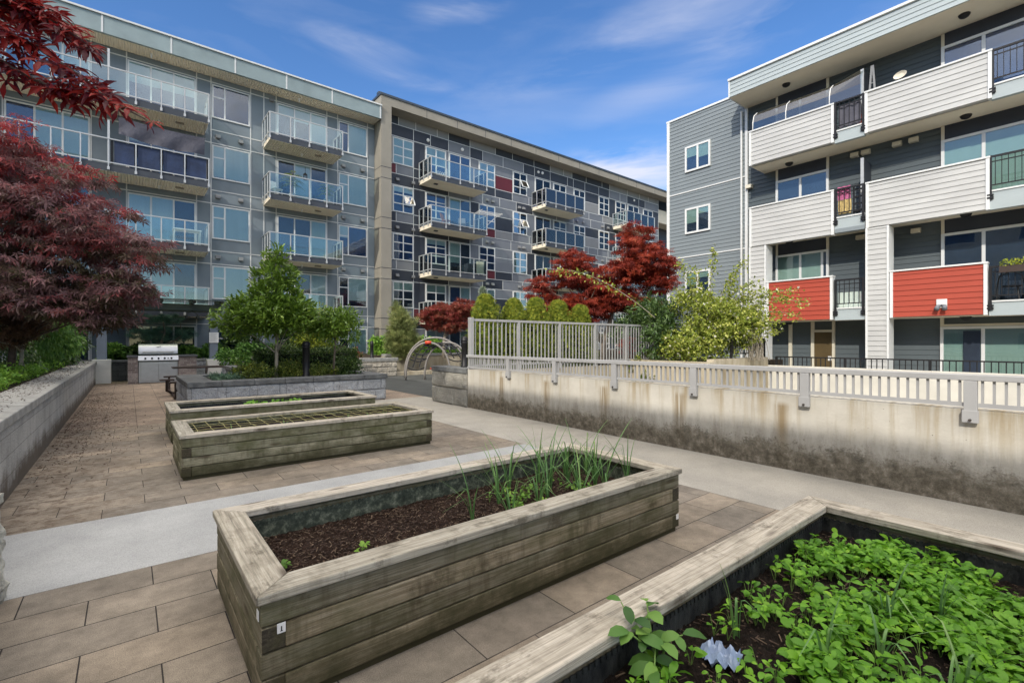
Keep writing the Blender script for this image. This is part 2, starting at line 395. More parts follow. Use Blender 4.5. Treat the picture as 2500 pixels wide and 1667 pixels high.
M['mulch'] = mk('wood_mulch_bits', (.065,.041,.029), .9, 40, .5, 60, .3)
M['bedsoil'] = mk('planter_soil', (.04,.03,.02), .95, 12, .4, 30, .8, dist=.03)
def m_leaf(name, stops, trans=.3, rough=.5, spec=.3):
    t = NT(name); stops = [(p, tuple(min(.8, x*(1.45 if max(c) < .4 else 1)) for x in c)) for p, c in stops]
    a = t.n('ShaderNodeAttribute', attribute_name='rnd')
    c = t.ramp(a.outputs['Fac'], stops)
    t.fin(c, rough, 0, spec)
    tr = t.n('ShaderNodeBsdfTranslucent'); t.l(c, tr.inputs[0])
    mx = t.n('ShaderNodeMixShader'); mx.inputs[0].default_value = trans
    t.l(t.p.outputs[0], mx.inputs[1]); t.l(tr.outputs[0], mx.inputs[2]); t.l(mx.outputs[0], t.out.inputs[0]); return t.mat
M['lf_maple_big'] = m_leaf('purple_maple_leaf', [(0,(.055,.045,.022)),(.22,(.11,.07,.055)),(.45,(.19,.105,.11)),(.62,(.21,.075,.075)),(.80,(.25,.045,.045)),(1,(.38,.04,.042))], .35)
M['lf_branch'] = m_leaf('crimson_leaf', [(0,(.045,.007,.016)),(.5,(.15,.010,.012)),(1,(.26,.018,.012))], .45, .4)
M['lf_maple_mid'] = m_leaf('red_maple_leaf', [(0,(.06,.012,.010)),(.5,(.19,.026,.016)),(.9,(.30,.05,.022)),(1,(.15,.08,.03))], .3)
M['lf_maple_small'] = m_leaf('rusty_maple_leaf', [(0,(.10,.035,.022)),(.45,(.18,.05,.028)),(.75,(.22,.028,.035)),(1,(.13,.09,.04))], .3)
M['lf_magnolia'] = m_leaf('glossy_green_leaf', [(0,(.045,.085,.014)),(.5,(.105,.18,.024)),(.85,(.165,.25,.032)),(1,(.22,.30,.05))], .28, .35, .5)
M['lf_magnolia2'] = m_leaf('yellow_green_leaf', [(0,(.10,.14,.015)),(.6,(.24,.28,.03)),(1,(.36,.36,.05))], .3)
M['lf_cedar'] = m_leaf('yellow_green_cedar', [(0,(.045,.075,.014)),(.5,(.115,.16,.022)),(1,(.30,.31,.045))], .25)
M['lf_conif'] = m_leaf('olive_conifer', [(0,(.06,.08,.03)),(.5,(.15,.18,.06)),(1,(.33,.33,.13))], .25)
M['lf_spruce'] = m_leaf('grey_green_spruce', [(0,(.05,.075,.055)),(.6,(.13,.17,.12)),(1,(.24,.28,.20))], .2)
M['lf_rose'] = m_leaf('pale_green_leaf', [(0,(.085,.12,.018)),(.55,(.20,.245,.036)),(1,(.38,.39,.10))], .35)
M['petal'] = m_leaf('cream_petal', [(0,(.70,.66,.5)),(1,(.85,.83,.74))], .4)
M['lf_dark'] = m_leaf('dark_green_leaf', [(0,(.018,.04,.012)),(.6,(.05,.092,.024)),(1,(.10,.155,.04))], .22, .35, .5)
M['lf_hedge'] = m_leaf('clipped_hedge_leaf', [(0,(.018,.036,.010)),(.6,(.048,.085,.020)),(1,(.10,.14,.03))], .2, .4)
M['lf_bright'] = m_leaf('bright_groundcover_leaf', [(0,(.05,.11,.02)),(.5,(.12,.24,.03)),(1,(.22,.34,.05))], .35)
M['lf_mid'] = m_leaf('mid_green_leaf', [(0,(.03,.075,.018)),(.5,(.07,.15,.03)),(1,(.15,.26,.05))], .3)
M['lf_boxwood'] = m_leaf('olive_boxwood_leaf', [(0,(.03,.05,.010)),(.5,(.075,.105,.018)),(1,(.19,.20,.03))], .25)
M['lf_lav'] = m_leaf('lavender_leaf', [(0,(.05,.09,.06)),(.6,(.10,.17,.11)),(1,(.17,.25,.14))], .25)
M['lf_pine'] = m_leaf('blue_green_needles', [(0,(.02,.055,.04)),(.6,(.05,.11,.075)),(1,(.10,.18,.11))], .2)
M['lf_salad'] = m_leaf('salad_leaf', [(0,(.050,.135,.012)),(.5,(.105,.25,.018)),(.9,(.175,.35,.026)),(1,(.30,.37,.04))], .4, .45, .35)
M['lf_onion'] = m_leaf('onion_blade', [(0,(.045,.105,.035)),(.6,(.115,.22,.065)),(1,(.22,.30,.09))], .3, .4, .4)
M['lf_palm'] = m_leaf('palm_frond', [(0,(.06,.10,.02)),(.6,(.14,.19,.03)),(1,(.30,.32,.06))], .3)
M['plastic'] = mk('crinkled_pale_plastic', (.28,.35,.48), .25, 20, .2, 60, .3, spec=.6)
M['sheet'] = m_glass('clear_plastic_sheet', (.70,.78,.78), .10, .12)
# ------------------------------------------------------------------ setting
def setting(name, b, m, kind='structure', **kw): return b.build(name, m, kind=kind, **kw)
setting('ground', boxes([(-400,-400,-1.6,400,400,-1.3)]), M['ground'])
setting('patio', boxes([(-1.2,-4,-.3,4.5,3.985,0)]), M['pav_a'])
b = boxes([(-1.2,5.30,-.3,4.5,10.80,0)]); setting('patio', b, M['pav_b'])
setting('patio', boxes([(-1.2,10.80,-.3,6.3,23.2,0)]), M['pav_c'])
setting('path', boxes([(-1.2,3.985,-.3,4.5,5.30,.002)]), M['band'])
setting('path', boxes([(4.5,-4,-.3,6.1,10.80,.003), (4.5,10.80,-.29,6.3,11.6,.004)]), M['path'])
setting('play_surface', boxes([(6.3,9.2,-.3,15.8,19.3,.004)]), M['rubber'])
setting('terrace', boxes([(15.5,-14,-1.3,18.6,8.9,-.25)]), M['terrace'])
setting('driveway_ramp', boxes([(6.2,-14,-1.31,15.4,9,-1.2)]), M['path'])
setting('planting_bed', boxes([(-14,-6,-.3,-1.3,25.4,.74)]), M['bedsoil'])
setting('planting_bed', boxes([(-14,23.5,-.28,5.4,25.45,.76), (5.4,19.6,-.28,8.8,25.45,.80), (8.8,20.96,-.28,38,25.45,.84), (15.8,9.2,-.3,18.5,19.6,.7), (7.0,9.25,-.28,15.8,10.9,.05)]), M['bedsoil'])

# ------------------------------------------------------------------ facade pieces
LIP = .018
def siding_x(bld, X, y0, y1, z0, z1, m, name='siding', course=.155, out=-1, th=.05, **kw):
    """lap siding on a face looking to -X, as real overlapping courses"""
    b = MB(); z = z0
    while z < z1-1e-4:
        t = min(z+course, z1)
        xa = X + out*LIP; xb = X
        b.poly([(xa,y0,z),(xa,y1,z),(xb,y1,t),(xb,y0,t)] if out < 0 else [(xa,y1,z),(xa,y0,z),(xb,y0,t),(xb,y1,t)])
        b.poly([(xa,y1,z),(xa,y0,z),(X+th,y0,z),(X+th,y1,z)])
        b.poly([(xa,y0,z),(xb,y0,t),(X+th,y0,t),(X+th,y0,z)]); b.poly([(xa,y1,z),(X+th,y1,z),(X+th,y1,t),(xb,y1,t)])
        z = t
    b.poly([(X,y0,z1),(X,y1,z1),(X+th,y1,z1),(X+th,y0,z1)])
    return b.build(name, m, bld, **kw)
def win_y(bld, x0, x1, z0, z1, Y, cols, rows=None, blind=0, bt=1.0, room='room', fw=.055, trans=None, curtain='blind', door=False):
    """window on a facade that faces -Y: frame > blind, pane"""
    f = MB(); d0, d1 = Y-.055, Y+.01
    f.box(x0,d0,z0,x0+fw,d1,z1); f.box(x1-fw,d0,z0,x1,d1,z1)
    f.box(x0+fw,d0,z1-fw,x1-fw,d1,z1); f.box(x0+fw,d0,z0,x1-fw,d1,z0+fw)
    for c in cols: f.box(c-fw*.55,d0+.004,z0+fw,c+fw*.55,d1,z1-fw)
    for (a, c, z) in (rows or []): f.box(a,d0+.007,z-fw*.5,c,d1,z+fw*.5)
    o = f.build('door' if door else 'window', M['frame'], bld)
    boxes([(x0+fw*.6,Y-.012,z0+fw*.6,x1-fw*.6,Y+.004,z1-fw*.6)]).build('dim_interior', M[room], o)
    if blind:
        edges = [x0+fw] + list(cols) + [x1-fw]
        bb = MB()
        for i in range(len(edges)-1):
            if not blind & (1 << i): continue
            h = bt if not isinstance(bt, (list, tuple)) else bt[i]
            bb.box(edges[i], Y-.024, z1-fw-(z1-z0-2*fw)*h, edges[i+1], Y-.016, z1-fw)
        bb.build('blind', M[curtain], o)
    boxes([(x0+fw*.5,Y-.036,z0+fw*.5,x1-fw*.5,Y-.032,z1-fw*.5)]).build('pane', M['glass'], o)
    return o
def win_x(bld, X, y0, y1, z0, z1, cols, blind=0, bt=1., room='room', fw=.075, curtain='blind_g', rows=None, name='window'):
    """window on a facade that faces -X"""
    f = MB(); d0, d1 = X-.06, X+.01
    f.box(d0,y0,z0,d1,y0+fw,z1); f.box(d0,y1-fw,z0,d1,y1,z1)
    f.box(d0,y0+fw,z1-fw,d1,y1-fw,z1); f.box(d0,y0+fw,z0,d1,y1-fw,z0+fw)
    for c in cols: f.box(d0+.004,c-fw*.5,z0+fw,d1,c+fw*.5,z1-fw)
    for (a, c, z) in (rows or []): f.box(d0+.006,a,z-fw*.5,d1,c,z+fw*.5)
    o = f.build(name, M['frame'], bld)
    boxes([(X-.012,y0+fw*.6,z0+fw*.6,X+.004,y1-fw*.6,z1-fw*.6)]).build('dim_interior', M[room], o)
    if blind:
        e = [y0+fw] + list(cols) + [y1-fw]; bb = MB()
        for i in range(len(e)-1):
            if not blind & (1 << i): continue
            h = bt if not isinstance(bt, (list, tuple)) else bt[i]
            bb.box(X-.026, e[i], z1-fw-(z1-z0-2*fw)*h, X-.016, e[i+1], z1-fw)
        bb.build('blind', M[curtain], o)
    boxes([(X-.038,y0+fw*.5,z0+fw*.5,X-.034,y1-fw*.5,z1-fw*.5)]).build('pane', M['glass'], o)
    return o
def balcony(bld, x0, x1, zf, posts, gm='railglass', soff='soffit', Yf=24.0, sides=(1,1), glass=True, drop=.22, side_m='beige_lt'):
    """slab on the south facade; part > railing, glass_panel, soffit_panel, slab_edge"""
    zb = zf-drop
    o = boxes([(x0+.06,Yf+.06,zb+.015,x1-.06,25.47,zf)]).build('balcony', M[side_m], bld)
    boxes([(x0+.03,Yf+.03,zb,x1-.03,25.46,zb+.013)]).build('soffit_panel', M[soff], o)
    boxes([(x0+.05,Yf+.02,zb+.016,x1-.05,Yf+.055,zf+.06)]).build('slab_edge', M['dslab'], o)
    r = MB(); zt = zf+1.05
    r.box(x0,Yf-.028,zt-.04,x1,Yf+.028,zt)
    r.box(x0,Yf-.018,zf+.10,x1,Yf+.018,zf+.14)
    for p in posts:
        r.box(p-.02,Yf-.024,zf-.12,p+.02,Yf+.022,zt-.04); r.box(p-.038,Yf-.035,zf-.17,p+.038,Yf+.018,zf-.05)
    for s, xx in zip(sides, (x0, x1)):
        if not s: continue
        r.box(xx-.024,Yf+.03,zt-.045,xx+.024,25.45,zt); r.box(xx-.016,Yf+.02,zf+.10,xx+.016,25.45,zf+.14)
        for yy in (24.35, 24.9, 25.42): r.box(xx-.022,yy-.022,zf-.12,xx+.022,yy+.022,zt-.045)
    r.build('railing', M['alu'], o)
    if glass:
        g = MB()
        for a, c in zip(posts[:-1], posts[1:]): g.box(a+.03,Yf-.006,zf+.142,c-.03,Yf+.003,zt-.05)
        for s, xx in zip(sides, (x0, x1)):
            if s: g.box(xx-.004,Yf+.06,zf+.142,xx+.004,25.38,zt-.05)
        g.build('glass_panel', M[gm], o)
    return o
def vents(bld, pts, Y=25.5, m='trimw'):
    for x, z in pts:
        b = MB(); b.hexa([(x-.1,Y-.16,z-.09),(x+.1,Y-.16,z-.09),(x+.1,Y-.005,z-.09),(x-.1,Y-.005,z-.09),(x-.1,Y-.12,z+.07),(x+.1,Y-.12,z+.07),(x+.1,Y-.005,z+.09),(x-.1,Y-.005,z+.09)])
        b.build('vent_hood', M['p_lt'], bld, bevel=.01)
FL = [0, 2.76, 5.52, 8.28, 11.04]
Y0 = 25.5
# ------------------------------------------------------------------ building A (plain grey)
A = thing('apartment_building', (2, 26, 0), 'plain blue grey apartment block with glass rail balconies behind the barbecue', 'apartment building')
boxes([(-14.4,Y0,-.3,10.7,38,14.1)]).build('wall', M['stucco'], A)
boxes([(-14.4,24.55,13.575,10.66,Y0,13.6)]).build('eave_soffit', M['soffit'], A)
boxes([(-14.4,24.5,13.57,10.69,24.62,14.28)]).build('roof_fascia', M['fascia'], A)
boxes([(-14.4,24.46,14.282,10.70,38,14.34)]).build('roof', M['roofing'], A)
boxes([(-14.4,24.44,14.26,10.695,24.495,14.33)] + [(x-.03,24.485,13.575,x+.03,24.499,14.258) for x in (-3,-.8,1.4,3.75,5.9,8.05,10.62)]).build('fascia_trim', M['trimw'], A)
t = MB(); TW = .022
VX = (-3.62,-1.17,-.06,2.38,2.93,4.54,5.11,5.66,8.10,8.66,10.30)
for x in VX:
    t.box(x-TW,Y0-.022,.76,x+TW,Y0+.005,13.57)
for zf in FL:
    zs = zf+2.29
    t.box(-14,Y0-.02,zs-TW,10.68,Y0+.005,zs+TW)
    if zf > 0:
        t.box(2.93,Y0-.018,zf+.13-TW,5.6,Y0+.005,zf+.13+TW); t.box(8.66,Y0-.018,zf+.13-TW,10.68,Y0+.005,zf+.13+TW)
t.build('wall_trim', M['trimw'], A)
# blind patterns: bits of panes that have a blind, and how far it is drawn
rowA = {4: [(7,.42),(0,0),(7,.30),(7,.28),(2,1),(4,.95)], 3: [(6,.8),(7,.25),(2,.82),(4,1),(3,1),(7,1)], 2: [(0,0),(3,1),(2,.98),(4,.95),(6,1),(1,.5)],
        1: [(0,0),(3,1),(2,1),(0,0),(4,.9),(2,.7)], 0: [(0,0),(0,0),(3,.98),(2,.9),(0,0),(2,.95)]}
for fi, zf in enumerate(FL):
    zt = zf+2.2
    q = rowA[fi]
    win_y(A, -3.58, -1.20, zf+.06, zt, Y0, (-2.78,-2.0), None, q[0][0], q[0][1] or 1, 'room_b' if fi > 2 else 'room')
    win_y(A, -.03, 2.35, zf+.06, zt, Y0, (.75,1.54), None, 7 if fi == 4 else q[1][0], .40 if fi == 4 else (q[1][1] or 1), 'room_b' if fi > 2 else 'room')
    win_y(A, 2.97, 4.50, zf+.68, zt, Y0, (3.47,), [(2.97,3.47,zt-.56)], (0,3,3,3,0)[fi], (1,1,1,.98,.1)[fi], 'room_b')
    win_y(A, 5.70, 8.07, zf+.06, zt, Y0, (6.5,7.28), None, (0,4,4,2,7)[fi], (1,.9,1,.95,(.25,.3,.9))[fi], 'room', curtain='blind_g' if fi == 2 else 'blind')
    win_y(A, 8.70, 10.26, zf+.60, zt, Y0, (9.22,), [(8.70,9.22,zt-.56)], (2,2,1,3,2)[fi], (1,.8,.4,1,1)[fi], 'room_b' if fi > 1 else 'room')
    if fi: vents(A, [(3.2,zf-.14),(4.12,zf-.14),(8.95,zf-.14),(10.0,zf-.14)])
    if fi == 4: vents(A, [(5.45,zf+2.25)])
for zf in FL[1:]:
    balcony(A, -6.2, 2.70, zf, [-6.2,-5.1,-4.0,-3.0,-2.2,-1.4,-.6,.23,1.04,1.83,2.68], sides=(1,1), glass=zf != FL[3])
    balcony(A, 5.04, 8.42, zf, [5.06,5.95,6.80,7.62,8.40], sides=(1,1))
    # sprinklers and soffit lights under each slab
    for x in (1.0, 6.7):
        boxes([(x+.55,24.6,zf-.275,x+.85,24.72,zf-.222)]).build('soffit_light', M['beige'], A, bevel=.01)
        b = MB(); b.tube([(x,24.9,zf-.222),(x,24.9,zf-.38)], [.05,.012], 8); b.build('sprinkler', M['white_pl'], A)
for x in (.75, 6.6):
    b = MB(); b.tube([(x,25.0,13.57),(x,25.0,13.36)], [.05,.012], 8); b.build('sprinkler', M['white_pl'], A)
# tall divider posts on the long balconies
for zf in FL[3:]:
    boxes([(-.63,24.02,zf+.0,-.56,24.08,zf+1.75)]).build('divider_post', M['alu'], A)

# ------------------------------------------------------------------ building B (panel mosaic)
B = thing('apartment_building', (24, 26, 0), 'apartment block clad in mosaic of grey, slate and dark red panels', 'apartment building')
boxes([(10.72,Y0+.02,-.3,37.86,38,14.6)]).build('wall', M['p_mid'], B)
jb = boxes([(10.71,24.6,.5,11.31,Y0+.019,14.94)])
for zf in FL:
    for dz in (0.02, -.58):
        jb.box(10.704,24.592,zf+dz-.012,11.316,Y0,zf+dz+.012,1)
jb.build('pier', [M['beige'], M['p_dark']], B)
b = boxes([(11.312,24.6,14.47,44.2,24.72,14.94)])
for x in (13.5,15.6,17.7,19.8,22,24.2,26.4,28.6,31,33.4,36,38): b.box(x-.012,24.594,14.48,x+.012,24.599,14.93,1)
b.build('roof_fascia', [M['beige'], M['p_dark']], B)
boxes([(11.312,24.721,14.46,44.2,Y0+.02,14.475)]).build('eave_soffit', M['beige'], B)
boxes([(10.66,24.55,14.942,44.25,38,15.06)]).build('roof', M['capmetal'], B)
boxes([(10.74,25.0,15.06,11.0,25.3,15.32)]).build('roof_vent', M['capmetal'], B, bevel=.02)
boxes([(37.87,27.2,-.3,64,38,14.4)]).build('corner_wall', M['p_dark'], B)
boxes([(37.9,25.9,12.6,44,27.2,12.9),(37.9,25.9,12.9,44,26.0,13.8)]).build('corner_balcony', M['beige_lt'], B)
win_y(B, 38.1, 39.0, 8.9, 11.0, 27.2, (), None, 0)
cols = {'w1':(11.79,13.08),'w2':(13.91,15.29),'d1':(15.54,17.11),'w3':(17.81,19.09),'w4':(20.67,21.91),'d2':(22.70,24.20),'w5':(24.52,25.83),'w6':(26.69,27.93),'w7':(29.60,30.84),'w8':(31.71,33.03),'d3':(33.32,34.86),'w9':(35.54,36.95)}
holes = sorted(cols.values())
rr = random.Random(3)
pan = MB(); tr = MB(); PM = ['p_mid','p_lt','p_dark','p_red']
def panels(z0, z1, xs, pick):
    for a, c in zip(xs[:-1], xs[1:]):
        k = pick((a+c)/2, a, c)
        pan.box(a+.012,Y0-.012,z0+.012,c-.012,Y0+.02,z1-.012,k)
    tr.box(xs[0],Y0-.022,z0-.017,xs[-1],Y0+.018,z0+.017)
    for x in xs: tr.box(x-.017,Y0-.021,z0,x+.017,Y0+.018,z1)
def splits(a, b, lo, hi):
    xs = [a]
    while b-xs[-1] > hi: xs.append(xs[-1]+rr.uniform(lo, hi))
    xs.append(b); return xs
# the two attic bands as in the photo
panels(14.0, 14.47, [11.33,12.15,13.25,14.7,15.5,17.1,19.15,20.62,22.6,24.2,25.6,26.5,28.1,30.0,30.95,33.3,35,36.3,37.84], lambda x,a,c: 2 if (x < 12.1 or 15.5 < x < 17.1 or 19.2 < x < 24.2 or 26.5 < x < 31) else 1)
panels(13.32, 14.0, [11.33,13.1,14.23,15.5,17.1,18.1,19.8,21.62,22.65,24.2,26.0,26.65,27.95,29.6,30.9,32.3,33.25,34.9,35.8,37.84], lambda x,a,c: 2 if (x < 15.5 or 17.1 < x < 18.1 or 21.62 < x < 30.9 or 33.2 < x < 36) else 0)
for fi, zf in reversed(list(enumerate(FL))):
    zt = zf+2.24; zs = zf+.68
    if fi == 0: zs = .86
    xs = [11.33]
    for a, c in holes: xs += [a-.03, c+.03]
    xs.append(37.84)
    # solid stretches between the windows of this storey
    for a, c in zip(xs[0::2], xs[1::2]):
        if c-a < .06: continue
        sub = [a, c]
        k = 2 if ((13.1 < a < 13.2) and fi > 1) or 27.9 < a < 28 else (0 if rr.random() < .7 else 2)
        if 27.9 < a < 28: panels(zs, zs+.8, sub, lambda *q: 1); panels(zs+.8, zt, sub, lambda *q: 2); continue
        if 19.1 < a < 19.2:
            zc = zs+.02
            panels(zs+.93, zt, sub, lambda *q: 0); panels(zs, zs+.93, sub, (lambda *q: 3) if fi == 4 else ((lambda *q: 2) if fi in (3,1) else (lambda *q: 0))); continue
        panels(zs, zt, sub, lambda *q, k=k: k)
    if fi == 0: continue
    # spandrel bands
    red = {4: [(11.33,12.0)], 3: [(17.8,19.1)], 2: [(17.8,19.1)], 1: [(11.33,12.0),(13.1,13.85)], 0: []}[fi]
    edge = {11.33, 12.0, 13.1, 15.5, 17.8, 19.13, 37.84}
    e2 = sorted(edge | {13.85} | set(round(x,2) for x in splits(20.6, 37.0, 1.1, 2.0)))
    def pick(x, a, c, fi=fi, red=red):
        for p, q in red:
            if p-.05 <= a and c <= q+.05: return 3
        u = rr.random(); return 2 if u < .34 else (1 if u < .46 else 0)
    panels(zf+.13, zs, e2, pick)
    e3 = sorted({11.33, 13.1, 15.5, 17.1, 37.84} | set(round(x,2) for x in splits(18.1, 36.5, 1.3, 2.4)))
    panels(zf-.52, zf+.13, e3, lambda x,a,c: 2 if (x < 15.5 or rr.random() < .32) else (1 if rr.random() < .2 else 0))
pan.build('cladding', [M[k] for k in PM], B); tr.build('cladding_trim', M['trimw'], B)
for fi, zf in enumerate(FL):
    zt = zf+2.2
    for k, (a, c) in cols.items():
        mid = (a+c)/2
        if k[0] == 'd':
            win_y(B, a, c, max(zf+.05,.86), zt, Y0, (mid+.03,), None, rr.choice((0,1,1,2)), rr.choice((.35,.6,1)), rr.choice(('room','room_b')), curtain=rr.choice(('blind','blind_g')), door=True)
        else:
            zs = max(zf+.69, .9)
            if k == 'w9': zs = zf+1.5
            rws = [(a,c,zs+(zt-zs)*.333),(a,c,zs+(zt-zs)*.666)] if k != 'w9' else []
            u = rr.random()
            h = rr.choice((1,1,.66,.34)) if fi in (4, 1) else rr.choice((1,.66,.2,0))
            win_y(B, a, c, zs, zt, Y0, (mid,), rws, 3 if h else 0, h or 1, 'room_b' if fi > 1 else 'room', curtain='blind' if fi > 2 else rr.choice(('blind','blind_g')))
    if fi:
        for a, c in ((12.05,13.05),(18.45,18.9),(21.2,21.6),(27.0,27.7),(30.0,30.7)): vents(B, [(a,zf-.2),(c,zf-.2)], m='p_lt')
# awning sashes pushed open
for (xa, xb, zt, zb) in ((12.46,13.05,9.95,9.45),(21.32,21.88,12.75,12.25),(21.32,21.88,10.0,9.48)):
    f = MB(); Yo = Y0-.32
    def at(s, u): return (xa+(xb-xa)*s, Y0-.06+(Yo-Y0+.06)*u, zt+(zb-zt)*u)
    for p, q in (((0,0),(1,0)),((0,1),(1,1)),((0,0),(0,1)),((1,0),(1,1))): f.bar(at(*p), at(*q), .05, .05)
    o = f.build('open_sash', M['frame'], B); g = MB(); g.poly([at(0,0),at(1,0),at(1,1),at(0,1)]); g.build('pane', M['glass'], o)
for fi, zf in enumerate(FL):
    if not fi: continue
    balcony(B, 13.44, 17.38, zf, [13.46,14.43,15.41,16.39,17.36], soff='beige_lt', drop=.24)
    balcony(B, 22.36, 26.25, zf, [22.38,23.35,24.31,25.27,26.23], gm='railglass_b' if fi == 4 else 'railglass', soff='beige_lt', drop=.24)
    balcony(B, 31.30, 35.10, zf, [31.32,32.26,33.2,34.14,35.08], soff='beige_lt', drop=.24)
    for x in (14.0, 22.9, 31.9):
        boxes([(x,24.55,zf-.29,x+.22,24.7,zf-.242)]).build('soffit_light', M['p_dark'], B)
for x, z in ((16.5,13.68),(14.05,13.62),(23.4,13.72),(23.0,13.70),(34.2,13.75)):
    b = MB(); b.tube([(x,Y0-.02,z),(x,Y0-.08,z),(x,Y0-.12,z)], [.10,.10,.05], 12); b.build('wall_lamp', M['white_pl'], B)

# ------------------------------------------------------------------ shading wing outside the frame, west of the planter
Wg = thing('apartment_building', (-15.5, 4, 0), 'grey apartment wing standing west of the maples, outside the left edge of the photo', 'apartment building')
boxes([(-26,-16,-.3,-14.42,1.75,14.36),(-26,1.75,-.3,-14.42,25.49,15.4)]).build('wall', M['conc_lt'], Wg)
boxes([(-26.1,-16.1,14.362,-14.42,1.745,14.40),(-26.1,1.752,15.402,-14.3,25.45,15.52)]).build('roof', M['capmetal'], Wg)
for fi, zf in enumerate(FL):
    for y in range(-14, 25, 4):
        f = MB(); x1 = -14.36
        f.box(-14.419,y,zf+.8,x1,y+.06,zf+2.2); f.box(-14.419,y+1.9,zf+.8,x1,y+1.96,zf+2.2); f.box(-14.419,y+.06,zf+2.14,x1,y+1.9,zf+2.2); f.box(-14.419,y+.06,zf+.8,x1,y+1.9,zf+.86)
        o = f.build('window', M['frame'], Wg); boxes([(-14.415,y+.05,zf+.85,-14.39,y+1.91,zf+2.15)]).build('pane', M['room_b'], o)

# ------------------------------------------------------------------ building C (lap siding, right)
Cb = thing('apartment_building', (19, 4, -.3), 'grey and white lap sided apartment block with red balcony fronts on the right', 'apartment building')
XW, XB = 18.6, 17.4
boxes([(XW+.06,-14,-1.3,32,12,10.5),(XW+.06,8.6,10.5,32,12,11.1)]).build('wall', M['sid_dark'], Cb)
siding_x(Cb, XW, -14, 8.52, -.3, 10.5, M['sid_dark'], 'recess_siding')
for z0, z1 in ((-.3,2.28),(2.33,5.08),(5.13,7.86),(7.91,11.12)):
    siding_x(Cb, XW-.01, 8.62, 12.0, z0, z1, M['sid_grey'], 'end_wall_siding')
boxes([(XW-.045,8.6,z-.022,XW+.03,12.0,z+.022) for z in (2.305,5.105,7.885)] + [(XW-.05,11.93,-.3,XW+.02,12.06,11.12),(XW-.06,8.53,-.3,XW+.02,8.63,10.49),(XW-.06,8.61,11.122,32,12.08,11.2)]).build('corner_trim', M['frame'], Cb)
for z0 in (8.70, 6.07, 3.40, .66):
    win_x(Cb, XW-.03, 10.03, 11.16, z0, z0+1.08, (10.59,), 3, (.55,.42) if z0 > 8 else (.25,.6), 'room', curtain='blind_g')
b = MB(); b.tube([(XW-.09,8.75,-.3),(XW-.09,8.75,10.4)], .04, 8); b.build('downpipe', M['frame'], Cb)
# roof
boxes([(17.30,-14,10.49,XW+.05,8.58,10.505)]).build('eave_soffit', M['beige_lt'], Cb)
siding_x(Cb, 17.27, -14, 8.58, 10.5, 11.08, M['sid_blue'], 'roof_fascia', course=.145, th=.03)
boxes([(17.24,8.585,10.48,XW,8.63,11.1)]).build('fascia_end', M['frame'], Cb)
boxes([(17.20,-14,11.085,32,8.64,11.16)]).build('roof', M['frame'], Cb)
# balcony fronts: (y0, y1, z0, z1, siding)
fr = [(5.30,7.94,7.80,9.00,'sid_white'),(1.76,4.49,7.80,9.02,'sid_white'),(-4,-.2,7.80,9.02,'sid_white'),
      (5.30,7.93,4.88,6.26,'sid_white'),(1.80,4.46,4.92,6.26,'sid_white'),(-4,-.2,4.92,6.26,'sid_white'),
      (5.33,7.34,2.19,3.55,'sid_red'),(1.84,3.88,2.19,3.53,'sid_red'),(-4,-.2,2.19,3.53,'sid_red')]
for y0, y1, z0, z1, s in fr:
    o = boxes([(XB+.05,y0+.03,z0+.02,XB+.16,y1-.03,z1-.01)]).build('balcony_front', M['sid_white'], Cb)
    siding_x(o, XB, y0+.07, y1-.07, z0+.02, z1, M[s], 'front_siding', course=.152)
    boxes([(XB-.05,y0-.01,z1+.001,XB+.2,y1+.01,z1+.045),(XB-.035,y0,z0,XB+.19,y0+.075,z1),(XB-.035,y1-.075,z0,XB+.19,y1,z1)]).build('edge_trim', M['frame'], o)
for y0, y1, z1 in ((7.36,7.94,4.88),(3.90,4.47,4.92)):
    siding_x(Cb, XB+.002, y0+.05, y1-.05, -.3, z1, M['sid_white'], 'column_siding', course=.152, th=.5)
    boxes([(XB-.03,y0,-.3,XB+.5,y0+.052,z1),(XB-.03,y1-.052,-.3,XB+.5,y1,z1)]).build('column_trim', M['frame'], Cb)
siding_x(Cb, XB+.001, 4.49, 5.27, 4.92, 5.05, M['sid_grey'], 'link_siding')
for i, zs in enumerate((7.79, 5.05, 2.19)):
    o = boxes([(XB+.17,-14,zs+.015,XW,7.93,zs+.2)]).build('balcony_slab', M['conc_lt'], Cb)
    boxes([(XB+.165,-14,zs,XW-.02,7.92,zs+.013)]).build('soffit_panel', M['beige_lt'], o)
    for y0, y1 in ((4.50,5.29),(-.18,1.78 if i == 0 else 1.82)):
        boxes([(XB+.03,y0,zs-(.02 if i != 1 else .13),XB+.165,y1,zs+.33)]).build('slab_edge', M['sid_blue'], o)
        boxes([(XB+.0,y0,zs+.33,XB+.165,y1,zs+.37)]).build('edge_trim', M['frame'], o)
        r = MB(); zt = zs+1.26; zb = zs+.48
        r.box(XB-.01,y0,zt-.05,XB+.04,y1,zt); r.box(XB+.0,y0,zb,XB+.03,y1,zb+.03); r.box(XB+.0,y0,zt-.17,XB+.03,y1,zt-.145)
        for yy in (y0+.03, y1-.03):
            r.box(XB-.03,yy-.028,zs+.12,XB+.03,yy+.028,zt); r.box(XB-.04,yy-.06,zs+.14,XB+.02,yy+.06,zs+.19); r.box(XB-.04,yy-.06,zs+.22,XB+.02,yy+.06,zs+.26)
        n = int((y1-y0)/.115)
        for k in range(1, n): yy = y0+(y1-y0)*k/n; r.box(XB+.006,yy-.008,zb,XB+.024,yy+.008,zt-.05)
        r.build('railing', M['black'], o)
    for yy in (6.9, 2.35):
        b = MB(); b.lathe((18.15,yy,zs-.10), [(.05,.0),(.10,.03),(.125,.07),(.13,.10)], 14); b.build('soffit_light', M['black'], o, smooth=True)
